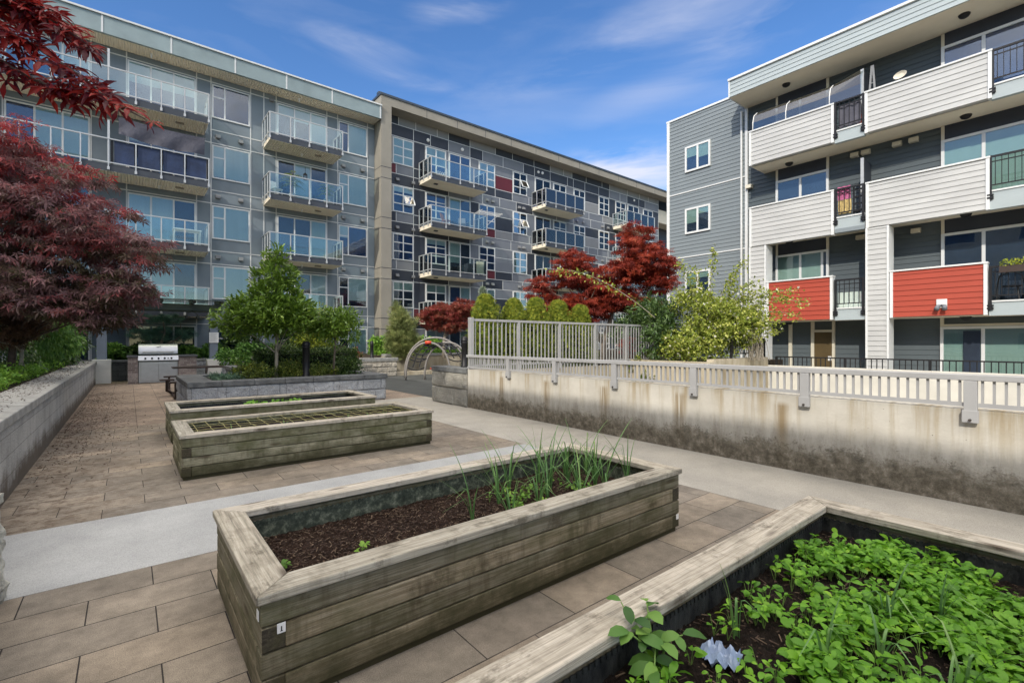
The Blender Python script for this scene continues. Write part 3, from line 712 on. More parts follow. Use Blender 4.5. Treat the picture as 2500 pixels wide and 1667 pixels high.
for yy in (6.9, 2.35):
    b = MB(); b.lathe((17.9,yy,10.39), [(.05,.0),(.10,.03),(.125,.07),(.13,.10)], 14); b.build('soffit_light', M['black'], Cb, smooth=True)
# recessed glazing with cream trim
XT = XW-.03
HD = (10.10, 7.37, 4.64)
for i, h in enumerate(HD):
    zs = (7.9, 5.2, 2.45)[i]
    win_x(Cb, XT, 5.80, 7.50, zs, h, (6.68,) if i < 2 else (6.0, 6.68), (0,0,6)[i], 1, 'room', curtain='blind_g')
    win_x(Cb, XT, -1.0, 2.93, zs, h, (.35,2.04), (0,7,0)[i] or 1, (.95,.97,.9)[i], ('room_b','room','room')[i], curtain='blind_g')
    for y0, y1 in ((5.8,7.5),(-1.0,2.93)):
        boxes([(XT-.03,y0+.075,h+.01,XT+.02,y1-.075,min(h+.42,10.48))]).build('head_panel', M['p_dark'], Cb)
        for ya in (y0, y1-.074): boxes([(XT-.045,ya,h+.001,XT+.02,ya+.074,min(h+.42,10.48))]).build('head_trim', M['trimdoor'], Cb)
win_x(Cb, XT, -1.0, 2.95, -.25, 1.93, (.4,2.05), 7, (1,1,.98), 'room', curtain='blind_g')
boxes([(XT-.08,2.10,.0,XT-.063,2.45,1.8)]).build('dark_gap', M['room'], Cb)
boxes([(XT-.045,-1,1.94,XT+.02,2.95,2.0),(XT-.045,2.87,2.0,XT+.02,2.95,2.19)]).build('head_trim', M['trimdoor'], Cb)
d = boxes([(XT-.06,5.62,-.25,XT+.01,5.70,2.18),(XT-.06,6.24,-.25,XT+.01,6.34,2.18),(XT-.05,5.70,1.82,XT+.01,6.24,1.90),(XT-.06,6.95,-.25,XT+.01,7.06,2.18)]).build('door_trim', M['trimdoor'], Cb)
boxes([(XT-.03,5.702,-.25,XT+.005,6.238,1.818)]).build('door', M['brown_door'], Cb)
boxes([(XT-.05,5.72,.85,XT-.03,5.82,1.0)]).build('door_notice', M['white_pl'], Cb)
# wing screens between the balconies
for zs in (7.99, 5.24):
    boxes([(XB+.35,4.62,zs,XW-.05,4.66,zs+1.95)]).build('privacy_screen', M['p_dark'], Cb)
    boxes([(XB+.30,4.60,zs,XB+.345,4.68,zs+1.95),(XB+.52,4.595,zs+.9,XB+.60,4.60,zs+1.0)]).build('screen_post', M['alu'], Cb)
for y, z in ((5.05,7.62),(4.75,7.62),(3.95,7.62),(3.55,7.62),(4.9,4.9),(3.5,4.86),(8.45,7.45)):
    b = MB(); b.hexa([(XW-.19,y-.11,z-.09),(XW-.19,y+.11,z-.09),(XW-.02,y+.11,z-.09),(XW-.02,y-.11,z-.09),(XW-.15,y-.11,z+.05),(XW-.15,y+.11,z+.05),(XW-.02,y+.11,z+.07),(XW-.02,y-.11,z+.07)]); b.build('vent_hood', M['trimdoor'], Cb)
# twin head security lamp on the red front
s = boxes([(XB-.06,2.62,2.42,XB-.025,2.84,2.66)]).build('security_lamp', M['white_pl'], Cb, bevel=.005)
b = MB()
for dy in (-.07,.07): b.tube([(XB-.06,2.73,2.5),(XB-.12,2.73+dy,2.47),(XB-.21,2.73+dy*1.2,2.38)], [.02,.045,.06], 10)
b.build('lamp_head', M['p_mid'], s, smooth=True)
# ------------------------------------------------------------------ concrete wall with low railing
cw = thing('concrete_wall', (6.0, 3, 0), 'long algae stained concrete wall along the path, white above and dark at its foot', 'concrete wall')
boxes([(6.0,-5,-1.2,6.22,9.04,.875)]).build('wall', M['wallconc'], cw, bevel=.012)
rl = thing('railing', (5.98, 3, .9), 'low grey steel railing mounted along the top of the stained concrete wall', 'railing')
RX = 5.985
boxes([(RX-.05,-5,1.145,RX+.05,9.0,1.20)]).build('top_rail', M['railgrey'], rl, bevel=.006)
boxes([(RX-.02,-5,.905,RX+.02,9.0,.94)]).build('bottom_rail', M['railgrey'], rl)
PY = [-3.30,-1.95,-.60,.74,2.10,3.46,4.81,6.16,7.50]
for y in PY:
    p = boxes([(RX-.055,y-.045,.76,RX+.01,y+.045,1.143)]).build('post', M['railgrey'], rl, bevel=.004)
    b = boxes([(RX-.062,y-.056,.765,RX-.03,y+.056,.875)]); b.build('bracket', M['railgrey'], p, bevel=.003)
    b = MB(); b.tube([(RX-.063,y,.79),(RX-.085,y,.79)], .012, 6); b.build('bolt', M['rust'], p)
ends = [-5]+PY+[9.0]
for a, c in zip(ends[:-1], ends[1:]):
    b = MB(); n = max(2, round((c-a)/.0745))
    for k in range(1, n):
        y = a+(c-a)*k/n; b.box(RX-.012,y-.0095,.94,RX+.012,y+.0095,1.146)
    b.build('picket_panel', M['railgrey'], rl)
# ------------------------------------------------------------------ tall fence on the far side of the ramp
fn = thing('fence', (9.5, 9.0, 0), 'tall grey steel picket fence standing in front of the clipped cedars', 'fence')
FX = [6.06+7.04*k/5 for k in range(6)]
boxes([(6.02,8.955,.86,6.12,9.055,2.045)]).build('corner_post', M['railgrey'], fn, bevel=.006)
boxes([(6.12,8.975,1.965,13.15,9.035,2.02)]).build('top_rail', M['railgrey'], fn)
boxes([(6.12,8.985,.93,13.15,9.025,.97)]).build('bottom_rail', M['railgrey'], fn)
for x in FX[1:]: boxes([(x-.035,8.965,.80,x+.035,9.03,1.964)]).build('post', M['railgrey'], fn)
for a, c in zip(FX[:-1], FX[1:]):
    b = MB(); n = 11
    for k in range(1, n):
        x = a+(c-a)*k/n; b.box(x-.011,8.99,.97,x+.011,9.015,1.966)
    b.build('picket_panel', M['railgrey'], fn)
fw = thing('concrete_wall', (10, 9.1, -1.2), 'beige concrete retaining wall of the ramp under the tall picket fence', 'concrete wall')
boxes([(6.225,9.04,-1.3,13.2,9.24,.80)]).build('wall', M['dirtyconc'], fw)
fw2 = thing('concrete_wall', (14, 6.6, -1.2), 'short beige concrete wall with the rose bush spilling over it', 'concrete wall')
boxes([(11.9,6.45,-1.3,12.1,9.035,.95),(12.102,6.45,-1.3,15.39,6.65,1.02)]).build('wall', M['dirtyconc'], fw2)
boxes([(12.105,6.655,-.3,17.0,9.035,.9)]).build('soil', M['bedsoil'], fw2)
ww = thing('concrete_wall', (15.45, 0, -1.2), 'white painted ramp wall seen through the pickets of the low railing', 'concrete wall')
boxes([(15.4,-14,-1.3,15.55,6.66,.77)]).build('wall', M['white_wall'], ww, bevel=.01)
b = MB(); b.tube([(15.39,1.02,.02),(15.37,1.02,.14),(15.37,.86,.14),(15.39,.86,.02)], .012, 6); b.build('hose_hook', M['rust'], ww)
def black_rail(p0, p1, zb, zt, label, step=.115):
    p0 = Vector(p0); p1 = Vector(p1); d = p1-p0; L = d.length
    o = thing('railing', (*p0, zb), label, 'railing')
    at = lambda s, z: (p0.x+d.x*s, p0.y+d.y*s, z)
    b = MB(); b.bar(at(0,zt), at(1,zt), .05, .035); b.build('top_rail', M['black'], o)
    b = MB(); b.bar(at(0,zb+.1), at(1,zb+.1), .035, .03); b.build('bottom_rail', M['black'], o)
    n = int(L/step); m = max(1, round(L/1.8))
    for k in range(m+1):
        b = MB(); b.bar(at(k/m,zb-.1), at(k/m,zt+.01), .055, .055); b.build('post', M['black'], o)
    for k in range(m):
        b = MB()
        for j in range(1, n//m):
            s = (k+j/(n//m))/m; b.bar(at(s,zb+.1), at(s,zt-.01), .02, .02)
        b.build('picket_panel', M['black'], o)
    return o
black_rail((15.62,6.3), (15.62,-10), .0, 1.03, 'long black picket railing along the top of the white ramp wall')
black_rail((13.25,6.55), (15.35,6.55), 1.05, 1.58, 'short black picket railing on the beige wall beside the rose bush')
def vnoise(u, v, seed):
    g = np.random.default_rng(seed).random((64,64)); out = np.zeros_like(u); a = 1.; tot = 0
    for o in range(4):
        x = u*(2**o); y = v*(2**o); xi = np.floor(x).astype(int); yi = np.floor(y).astype(int); fx = x-xi; fy = y-yi
        q = lambda i, j: g[(xi+i) % 64, (yi+j) % 64]
        out += a*((q(0,0)*(1-fx)+q(1,0)*fx)*(1-fy)+(q(0,1)*(1-fx)+q(1,1)*fx)*fy); tot += a; a *= .55
    return out/tot
def stone_face(b, p0, p1, z0, z1, nrm, bw, bh, zoff, amp, seed, step=.024, m=0):
    """split stone face: a grid pushed out block by block, pinched in at the joints"""
    L = math.hypot(p1[0]-p0[0], p1[1]-p0[1]); nu = max(4,int(L/step)); nv = max(4,int((z1-z0)/step))
    s, z = np.meshgrid(np.linspace(0,1,nu+1), np.linspace(z0,z1,nv+1))
    x = p0[0]+(p1[0]-p0[0])*s; y = p0[1]+(p1[1]-p0[1])*s
    u = x+y; row = np.floor((z+zoff)/bh).astype(int); uu = u+np.where(row % 2 == 0, bw*.5, 0)
    fu = (uu/bw) % 1*bw; fv = ((z+zoff)/bh) % 1*bh
    d = np.minimum(np.minimum(fu,bw-fu), np.minimum(fv,bh-fv)); edge = np.clip(d/.03,0,1)**.6
    blk = (np.floor(uu/bw)*7.3+row*3.1); tilt = np.sin(blk*12.9)*(fu/bw-.5)+np.cos(blk*5.7)*(fv/bh-.5)
    h = amp*edge*(.30+1.1*vnoise(u*5+blk*.7, z*9+blk, seed)+.35*tilt) + .004
    e = np.minimum(s, 1-s)*L; h = h*np.clip(e/.02,0,1)
    k = len(b.v); b.v += [tuple(q) for q in np.stack([x+nrm[0]*h, y+nrm[1]*h, z],-1).reshape(-1,3)]
    flip = (p1[0]-p0[0])*nrm[1]-(p1[1]-p0[1])*nrm[0] > 0
    for j in range(nv):
        for i in range(nu):
            q = k+j*(nu+1)+i; f = (q,q+1,q+nu+2,q+nu+1); b.f.append(tuple(reversed(f)) if flip else f); b.m.append(m)
# ------------------------------------------------------------------ stone pier at the end of the wall
pr = thing('stone_pier', (6.1, 9.8, 0), 'rough split stone wall end with a dark cap beside the play area', 'stone wall')
b = boxes([(6.0,9.05,-.3,6.42,10.60,.76)]); stone_face(b, (6.0,9.05), (6.0,10.60), 0, .757, (-1,0), .8, .4, 0, .05, 3, .018); b.build('wall', M['block_p'], pr)
boxes([(5.965,9.05,.762,6.46,9.83,.885),(5.965,9.835,.762,6.46,10.65,.885)]).build('cap_stone', M['cap_d'], pr, bevel=.015)
# ------------------------------------------------------------------ left planter wall
lw = thing('planter_wall', (-1.1, 13, 0), 'long low grey block planter wall along the left edge of the patio', 'planter wall')
boxes([(-1.2,4.07,-.3,-.9,22.3,.70)]).build('wall', M['block_l'], lw)
b = MB(); y = 4.07
while y < 22.2: b.box(-1.36,y+.003,.702,-.865,min(y+.6,22.32)-.003,.805); y += .6
b.build('cap_stone', M['cap_l'], lw, bevel=.012)
# rough corner block close to the camera
def rough_block(x0, y0, z0, x1, y1, z1, n=26, amp=.035):
    b = MB(); idx = {}
    def vert(i, j, k):
        if (i,j,k) in idx: return idx[(i,j,k)]
        p = Vector((x0+(x1-x0)*i/n, y0+(y1-y0)*j/n, z0+(z1-z0)*k/n))
        q = p*7; nz = math.sin(q.x*1.7+q.y*2.3+q.z*1.1)*.4+math.sin(q.y*4.1-q.z*3.3)*.35+NR.normal()*.22
        if i == n: p.x += amp*nz
        if j == n: p.y += amp*.6*nz
        idx[(i,j,k)] = len(b.v); b.v.append(tuple(p)); return idx[(i,j,k)]
    for a in range(n):
        for c in range(n):
            for q in (((n,a,c),(n,a+1,c),(n,a+1,c+1),(n,a,c+1)), ((a,n,c),(a,n,c+1),(a+1,n,c+1),(a+1,n,c)), ((a,c,n),(a+1,c,n),(a+1,c+1,n),(a,c+1,n)), ((a,0,c),(a+1,0,c),(a+1,0,c+1),(a,0,c+1))):
                b.f.append(tuple(vert(*t) for t in q)); b.m.append(0)
    return b
rough_block(-1.25,2.2,-.05,-.575,4.03,.615).build('rough_stone', M['rough'], lw, smooth=False)
boxes([(-1.3,-3,-.3,-.62,2.19,.6)]).build('wall', M['block_l'], lw)
# ------------------------------------------------------------------ stone planter in the middle
sp = thing('stone_planter', (3.1, 12, 0), 'raised split face stone planter with dark cap behind the wooden beds', 'stone planter')
b = boxes([(.97,11.72,-.3,1.25,14.5,.545),(1.251,11.72,-.3,5.20,12.0,.545),(4.92,12.001,-.3,5.20,14.5,.545),(1.251,14.22,-.3,4.919,14.5,.545)])
stone_face(b, (.97,11.72), (5.2,11.72), 0, .543, (0,-1), .6, .272, 0, .04, 1); stone_face(b, (.97,11.72), (.97,14.5), 0, .543, (-1,0), .6, .272, 0, .04, 2); stone_face(b, (5.2,11.72), (5.2,14.5), 0, .543, (1,0), .6, .272, 0, .04, 4)
b.build('wall', M['block_s'], sp)
cp = MB(); y0, y1 = 11.66, 12.06
x = .92
while x < 5.2: cp.box(x+.003,y0,.547,min(x+.62,5.26)-.003,y1,.66); x += .62
cp.box(.92,12.063,.547,1.42,13.2,.659); cp.box(.92,13.206,.547,1.42,14.54,.659); cp.box(4.88,12.063,.547,5.26,14.54,.659); cp.box(1.423,14.18,.547,4.877,14.54,.66)
cp.build('cap_stone', M['cap_d'], sp, bevel=.014)
boxes([(1.252,12.001,-.2,4.918,14.218,.60)]).build('soil', M['bedsoil'], sp)
# inner higher block course seen left of the hedge
hp = thing('stone_planter', (2.9, 15.2, 0), 'second stone planter holding the clipped hedge behind the magnolia', 'stone planter')
boxes([(2.2,14.75,-.3,5.5,16.0,.70)]).build('wall', M['block_s'], hp, bevel=.01)
boxes([(2.15,14.70,.702,5.55,15.0,.80),(2.15,15.003,.702,2.45,16.05,.80)]).build('cap_stone', M['cap_d'], hp, bevel=.012)
boxes([(2.46,15.004,.70,5.5,16,.78)]).build('soil', M['bedsoil'], hp)
# ------------------------------------------------------------------ retaining walls near the buildings
r1 = thing('retaining_wall', (3.8, 23.3, 0), 'low dark block retaining wall behind the barbecue', 'retaining wall')
boxes([(-1.4,23.2,-.3,1.2,23.5,.72)]).build('wall', M['darkblock'], r1); boxes([(-1.4,23.15,.722,1.2,23.52,.80)]).build('cap_stone', M['cap_d'], r1, bevel=.01)
boxes([(1.205,23.2,-.3,5.4,23.5,.72)]).build('wall', M['block_s'], r1); boxes([(1.205,23.15,.722,5.45,23.52,.80)]).build('cap_stone', M['cap'], r1, bevel=.01)
r2 = thing('retaining_wall', (10, 19.4, 0), 'sunlit rough stone retaining wall behind the play surface', 'retaining wall')
b = boxes([(5.4,19.25,-.3,9.1,19.6,.66),(5.1,16.1,-.3,5.4,23.4,.62),(8.8,19.601,-.3,9.1,21.0,.70)]); stone_face(b, (5.4,19.25), (9.1,19.25), 0, .658, (0,-1), .45, .2, 0, .05, 5, .03); b.build('wall', M['block_r'], r2)
boxes([(9.101,20.6,-.3,18,20.95,.80)]).build('wall', M['dirtyconc'], r2)
boxes([(5.35,19.2,.662,9.14,19.65,.80),(9.145,20.55,.802,18,21.0,.92)]).build('cap_stone', M['cap'], r2, bevel=.015)
boxes([(9.101,19.30,-.3,15.8,19.9,.16)]).build('kerb', M['dirtyconc'], r2, bevel=.01)

M['mulch_l'] = mk('pale_wood_bits', (.15,.105,.07), .9, 40, .4, 60, .3)
# ------------------------------------------------------------------ wooden beds
def plank(L, w, h, bev=.004):
    b = MB(); b.box(-L/2,-w/2,-h/2,L/2,w/2,h/2); return b
def soil_grid(x0, y0, x1, y1, z, amp, n=90, seed=0):
    rg = np.random.default_rng(seed); nx = n; ny = max(20, int(n*(y1-y0)/(x1-x0)))
    gx, gy = np.meshgrid(np.linspace(x0,x1,nx), np.linspace(y0,y1,ny))
    zz = z + amp*(np.sin(gx*7.1+seed)*np.cos(gy*6.3)*.5 + np.sin(gx*17+gy*13)*.3 + rg.normal(0,.8,gx.shape))
    b = MB(); b.v = [tuple(p) for p in np.stack([gx,gy,zz],-1).reshape(-1,3)]
    for j in range(ny-1):
        for i in range(nx-1): b.f.append((j*nx+i,j*nx+i+1,(j+1)*nx+i+1,(j+1)*nx+i)); b.m.append(0)
    return b
BT = .495
def bed(x0, y0, x1, y1, label, wood, soilm, soilz, liner, seed, mulch=0):
    """timber planter: cap boards, lapped side planks, liner, soil"""
    o = thing('wooden_planter', ((x0+x1)/2,(y0+y1)/2,0), label, 'planter box', 'timber garden beds on the patio')
    rg = random.Random(seed)
    cw_, ct = .15, .04; ch = .1045; zb = .036; th = .09
    xi0, xi1, yi0, yi1 = x0+.02, x1-.02, y0+.02, y1-.02
    boxes([(xi0+.02,yi0+.02,-.01,xi1-.02,yi0+th,zb),(xi0+.02,yi1-th,-.01,xi1-.02,yi1-.02,zb),(xi0+.02,yi0+th,-.01,xi0+th,yi1-th,zb),(xi1-th,yi0+th,-.01,xi1-.02,yi1-th,zb)]).build('base_strip', M['wood_end'], o)
    for k in range(4):
        zc = zb+ch*(k+.5)+.001*k; lap = k % 2 == 0      # even courses: short sides run through
        for yy, s in ((yi0+th/2,-1),(yi1-th/2,1)):
            L = (xi1-xi0) if not lap else (xi1-xi0-2*th-.004)
            j = rg.uniform(-.003,.003)
            plank(L, th, ch-.006).build('plank', M[wood], o, bevel=.006, loc=((xi0+xi1)/2, yy+j, zc))
        for xx in (xi0+th/2, xi1-th/2):
            L = (yi1-yi0) if lap else (yi1-yi0-2*th-.004)
            q = plank(L, th, ch-.006).build('plank', [M[wood], M['wood_end']], o, bevel=.006, loc=(xx+rg.uniform(-.003,.003), (yi0+yi1)/2, zc), rot=(0,0,math.pi/2))
            for f in q.data.polygons:
                if abs(f.normal.x) > .9: f.material_index = 1
    z0, z1 = BT-ct, BT
    def capb(pts, L):
        b = MB(); b.hexa([(*p, -ct/2) for p in pts]+[(*p, ct/2) for p in pts]); return b
    for yy, s in ((y0, 1), (y1, -1)):
        L = x1-x0; h = L/2; w = cw_*s; g = .002
        pts = [(-h+g,-w/2),(h-g,-w/2),(h-cw_-g,w/2),(-h+cw_+g,w/2)]
        if s < 0: pts = [(-h+cw_+g,w/2),(h-cw_-g,w/2),(h-g,-w/2),(-h+g,-w/2)]
        capb(pts, L).build('cap_board', M['woodcap'], o, bevel=.006, loc=((x0+x1)/2, yy+s*cw_/2, (z0+z1)/2))
    for xx, s in ((x0, 1), (x1, -1)):
        L = y1-y0; h = L/2; w = cw_; g = .002
        # local x runs along world y; local y points to world -x
        if s > 0: pts = [(-h+cw_+g,-w/2),(h-cw_-g,-w/2),(h-g,w/2),(-h+g,w/2)]
        else: pts = [(-h+g,-w/2),(h-g,-w/2),(h-cw_-g,w/2),(-h+cw_+g,w/2)]
        capb(pts, L).build('cap_board', M['woodcap'], o, bevel=.006, loc=(xx+s*cw_/2, (y0+y1)/2, (z0+z1)/2-.0015), rot=(0,0,math.pi/2))
    a0, a1, c0, c1 = xi0+th+.004, xi1-th-.004, yi0+th+.004, yi1-th-.004
    ln = MB(); t_ = .006; zt = BT-.085
    ln.box(a0,c0,.05,a1,c0+t_,zt); ln.box(a0,c1-t_,.05,a1,c1,zt); ln.box(a0,c0+t_,.05,a0+t_,c1-t_,zt); ln.box(a1-t_,c0+t_,.05,a1,c1-t_,zt)
    # dimpled upper edge of the membrane
    d = .03; n = int((a1-a0)/d)
    for k in range(n):
        x = a0+d*(k+.5)
        for yy, s in ((c0+t_,1),(c1-t_,-1)): ln.box(x-.008,yy,zt-.012,x+.008,yy+s*.006,zt+.008)
    n = int((c1-c0)/d)
    for k in range(n):
        yy = c0+d*(k+.5)
        for x, s in ((a0+t_,1),(a1-t_,-1)): ln.box(x,yy-.008,zt-.012,x+s*.006,yy+.008,zt+.008)
    ln.build('liner', M[liner], o)
    sg = soil_grid(a0,c0,a1,c1,soilz,.008,150 if mulch else 60,seed); sg.build('soil', M[soilm], o, smooth=True)
    if mulch:
        b = MB()
        for k in range(mulch):
            x = rg.uniform(a0+.03,a1-.03); y = rg.uniform(c0+.03,c1-.03); z = soilz+rg.uniform(.002,.016)
            L = rg.choice((.006,.009,.012,.018,.034)); an = rg.uniform(0,6.28); w = rg.uniform(.002,.006); tl = rg.uniform(-.4,.4)
            p = Vector((x,y,z)); dv = Vector((math.cos(an),math.sin(an),tl))*L*.5
            b.bar(p-dv, p+dv, w, w*.6)
        b.m = [R.choice((0,0,1,2)) for _ in b.m]; b.m = [b.m[i//6*6] for i in range(len(b.m))]; b.build('bark_mulch', [M['mulch'], M['soil'], M['mulch_l']], o, kind='stuff')
    return o
bed1 = bed(.39,2.08,3.42,3.33,'weathered wooden bed of dark compost with onions, alone in the middle of the patio','wood','soil',.30,'liner',1,9000)
bed2 = bed(.42,6.16,3.50,7.42,'mossy wooden bed covered with a yellow string net','wood_gr','soil_d',.40,'liner_k',2)
bed3 = bed(.46,8.46,3.60,9.78,'farthest wooden bed with a small patch of lettuce, in front of the stone planter','wood_gr','soil_d',.37,'liner_k',3)
bed4 = bed(.42,-.06,3.47,1.20,'nearest wooden bed crowded with bright green salad seedlings','wood','soil_d',.325,'liner_k',4,2600)
def tagplate(bd, x, y, z, ax, dark=True):
    b = MB()
    if ax == 'y': b.box(x-.016,y-.003,z-.02,x+.016,y,z+.02)
    else: b.box(x-.003,y-.016,z-.02,x,y+.016,z+.02)
    o = b.build('paper_tag', M['white_pl'], bd)
    if dark:
        (boxes([(x-.002,y-.005,z-.010,x+.002,y-.0035,z+.008),(x-.005,y-.005,z-.012,x+.005,y-.0035,z-.010)])).build('tag_mark', M['black'], o)
tagplate(bed1, .485, 2.098, .335, 'y'); tagplate(bed1, .408, 2.14, .395, 'x', False); tagplate(bed1, 3.37, 2.098, .12, 'y', False)
# string net on bed 2
net = MB(); nx0, nx1, ny0, ny1 = .57, 3.35, 6.31, 7.27; rg = random.Random(4)
for k in range(6):
    y = ny0+.03+(ny1-ny0-.06)*k/5
    net.tube([(nx0+(nx1-nx0)*i/10, y+rg.uniform(-.012,.012), .466+rg.uniform(-.014,.004)) for i in range(11)], .0026, 5)
for k in range(19):
    x = nx0+.05+(nx1-nx0-.1)*k/18
    net.tube([(x+rg.uniform(-.008,.008), ny0+(ny1-ny0)*i/6, .468+rg.uniform(-.014,.004)) for i in range(7)], .0026, 5)
net.build('string_net', M['string'], label='yellow string grid net stretched over the mossy second bed', cat='garden net')

# ------------------------------------------------------------------ barbecue
gr = thing('barbecue_grill', (.72, 21.6, 0), 'stainless steel built in gas grill with closed lid and two doors', 'grill')
gx0, gx1, gy = .28, 1.42, 21.45
boxes([(gx0,gy,.02,gx1,22.1,.84)]).build('cabinet', M['steel'], gr, bevel=.008)
for a, c in ((gx0+.06,(gx0+gx1)/2-.004),((gx0+gx1)/2+.004,gx1-.06)):
    d = boxes([(a,gy-.022,.08,c,gy-.001,.72)]).build('door', M['steel'], gr, bevel=.005)
boxes([(gx0-.02,gy-.03,.775,gx1+.02,gy-.002,.80)]).build('drip_tray', M['steel_dk'], gr)
b = MB(); b.hexa([(gx0-.02,gy-.07,.82),(gx1+.02,gy-.07,.82),(gx1+.02,gy+.05,.82),(gx0-.02,gy+.05,.82),(gx0-.02,gy-.02,.99),(gx1+.02,gy-.02,.99),(gx1+.02,gy+.05,.99),(gx0-.02,gy+.05,.99)])
cpn = b.build('control_panel', M['steel'], gr, bevel=.006)
for x in (.47,.66,.85,1.03,1.13,1.23):
    b = MB(); b.tube([(x,gy-.045,.895),(x,gy-.085,.888)], [.034,.028] if x != 1.13 else [.02,.018], 12); b.build('knob', M['black'], cpn)
boxes([(gx0+.06,gy-.015,1.0,gx1-.06,gy+.05,1.03)]).build('vent_slot', M['steel_dk'], gr)
b = MB(); n = 10; pts = []
for k in range(n+1):
    t = k/n*math.pi*.5; pts.append((gy+.03+.40*(1-math.cos(t))*.55, 1.05+.36*math.sin(t)))
pts += [(gy+.62,1.41),(gy+.62,1.05)]
L = [(gx0,*p) for p in pts]; Rr = [(gx1,*p) for p in pts]
for i in range(len(pts)): j = (i+1) % len(pts); b.poly([L[i],Rr[i],Rr[j],L[j]])
b.poly(list(reversed(L))); b.poly(Rr); b.build('lid', M['steel'], gr)
b = MB(); b.tube([(gx0+.12,gy-.05,1.13),(gx1-.12,gy-.05,1.13)], .017, 8); b.tube([(gx0+.14,gy-.05,1.13),(gx0+.14,gy+.05,1.13)], .012, 6); b.tube([(gx1-.14,gy-.05,1.13),(gx1-.14,gy+.05,1.13)], .012, 6); b.build('lid_handle', M['steel'], gr)
b = MB(); b.tube([(.80,gy+.07,1.315),(.83,gy+.068,1.295),(.88,gy+.07,1.315),(.92,gy+.075,1.325)], .008, 6); b.build('lid_emblem', M['steel_dk'], gr)
ct = thing('brick_counter', (.6, 21.8, 0), 'grey brick counter with dark stone tops built around the steel grill', 'counter')
boxes([(-.02,21.45,0,.265,22.25,.93),(1.435,21.45,0,2.0,22.25,.93),(.266,22.11,0,1.434,22.25,.93)]).build('brick_base', M['brick'], ct)
boxes([(-.05,21.40,.932,.262,22.3,1.0),(1.438,21.40,.932,2.04,22.3,1.0)]).build('counter_top', M['slate_top'], ct, bevel=.008)
# ------------------------------------------------------------------ pergola
pg = thing('pergola', (1, 22.6, 0), 'dark flat pergola frame on blue grey posts above the barbecue', 'pergola')
for x in (-.74, 2.66):
    p = boxes([(x-.14,22.3,.75 if x > 0 else .86,x+.14,22.58,2.70)]).build('post', M['post'], pg, bevel=.008)
    boxes([(x-.26,22.12,0,x+.26,22.72,.86) if x < 0 else (x-.24,22.1,0,x+.24,22.6,.80)]).build('concrete_foot', M['conc_lt'], p, bevel=.02)
boxes([(-1.2,22.25,2.70,2.95,22.40,2.95)]).build('front_beam', M['pergola'], pg, bevel=.006)
boxes([(-1.2,23.3,2.70,2.95,23.42,2.95)]).build('rear_beam', M['pergola'], pg)
for x in (-1.0,.0,.95,1.95,2.85):
    b = MB(); b.hexa([(x-.045,21.6,2.96),(x+.045,21.6,2.96),(x+.045,23.4,2.96),(x-.045,23.4,2.96),(x-.045,21.45,3.06),(x+.045,21.45,3.06),(x+.045,23.4,3.06),(x-.045,23.4,3.06)]); b.build('rafter', M['pergola'], pg)
M['pgl'] = m_glass('smoky_green_panel', (.62,.72,.52), .04, .1)
boxes([(-1.2,21.4,3.065,2.98,23.3,3.08)]).build('roof_panel', M['pgl'], pg)
for x in (1.75, 2.1):
    b = MB(); b.tube([(1.93,22.24,2.70),(x,22.18,2.56),(x+.02*(1 if x>1.9 else -1),22.1,2.48)], [.015,.015,.02], 6); b.lathe((x,22.08,2.40), [(.075,0),(.06,.05),(.025,.10)], 10); b.build('spotlight', M['black'], pg)
sg = boxes([(2.50,22.26,1.45,2.82,22.285,1.86)]).build('notice_board', M['white_pl'], label='small white notice sign fixed to the pergola post', cat='sign')
tx = MB()
for k in range(9):
    z = 1.82-.04*k
    tx.box(2.53,22.257,z-.006,2.79-(k*37 % 5)*.02,22.2595,z+.004)
tx.build('printed_lines', M['p_mid'], sg)
# ------------------------------------------------------------------ picnic table
pt = thing('picnic_table', (1.8, 15.8, 0), 'brown perforated metal picnic table half hidden behind the stone planter', 'picnic table')
def slat_top(x0, y0, x1, y1, z, nm):
    b = MB(); b.box(x0,y0,z-.03,x1,y0+.03,z); b.box(x0,y1-.03,z-.03,x1,y1,z); b.box(x0,y0,z-.03,x0+.03,y1,z); b.box(x1-.03,y0,z-.03,x1,y1,z)
    n = int((x1-x0)/.035)
    for k in range(n): x = x0+.03+(x1-x0-.06)*(k+.5)/n; b.box(x-.010,y0+.03,z-.012,x+.010,y1-.03,z-.004)
    return b.build(nm, M['brownmetal'], pt)
slat_top(.98,16.35,2.75,17.15,.76,'tabletop'); slat_top(.82,14.82,2.7,15.14,.46,'bench_seat'); slat_top(.82,17.4,2.7,17.7,.46,'bench_seat')
slat_top(.66,15.9,.98,16.25,.46,'end_seat')
for x in (.95, 2.45):
    b = MB(); b.tube([(x,14.95,.43),(x,14.95,.12),(x,15.0,.05),(x,15.1,.035),(x,17.4,.035),(x,17.5,.06),(x,17.55,.12),(x,17.55,.43)], .032, 8); b.build('leg', M['brownmetal'], pt, smooth=True)
b = MB(); b.tube([(.82,16.07,.44),(.82,16.1,.15),(.95,16.3,.06),(1.5,16.5,.06),(1.75,16.55,.15),(1.8,16.6,.73)], .034, 8); b.build('frame', M['brownmetal'], pt, smooth=True)
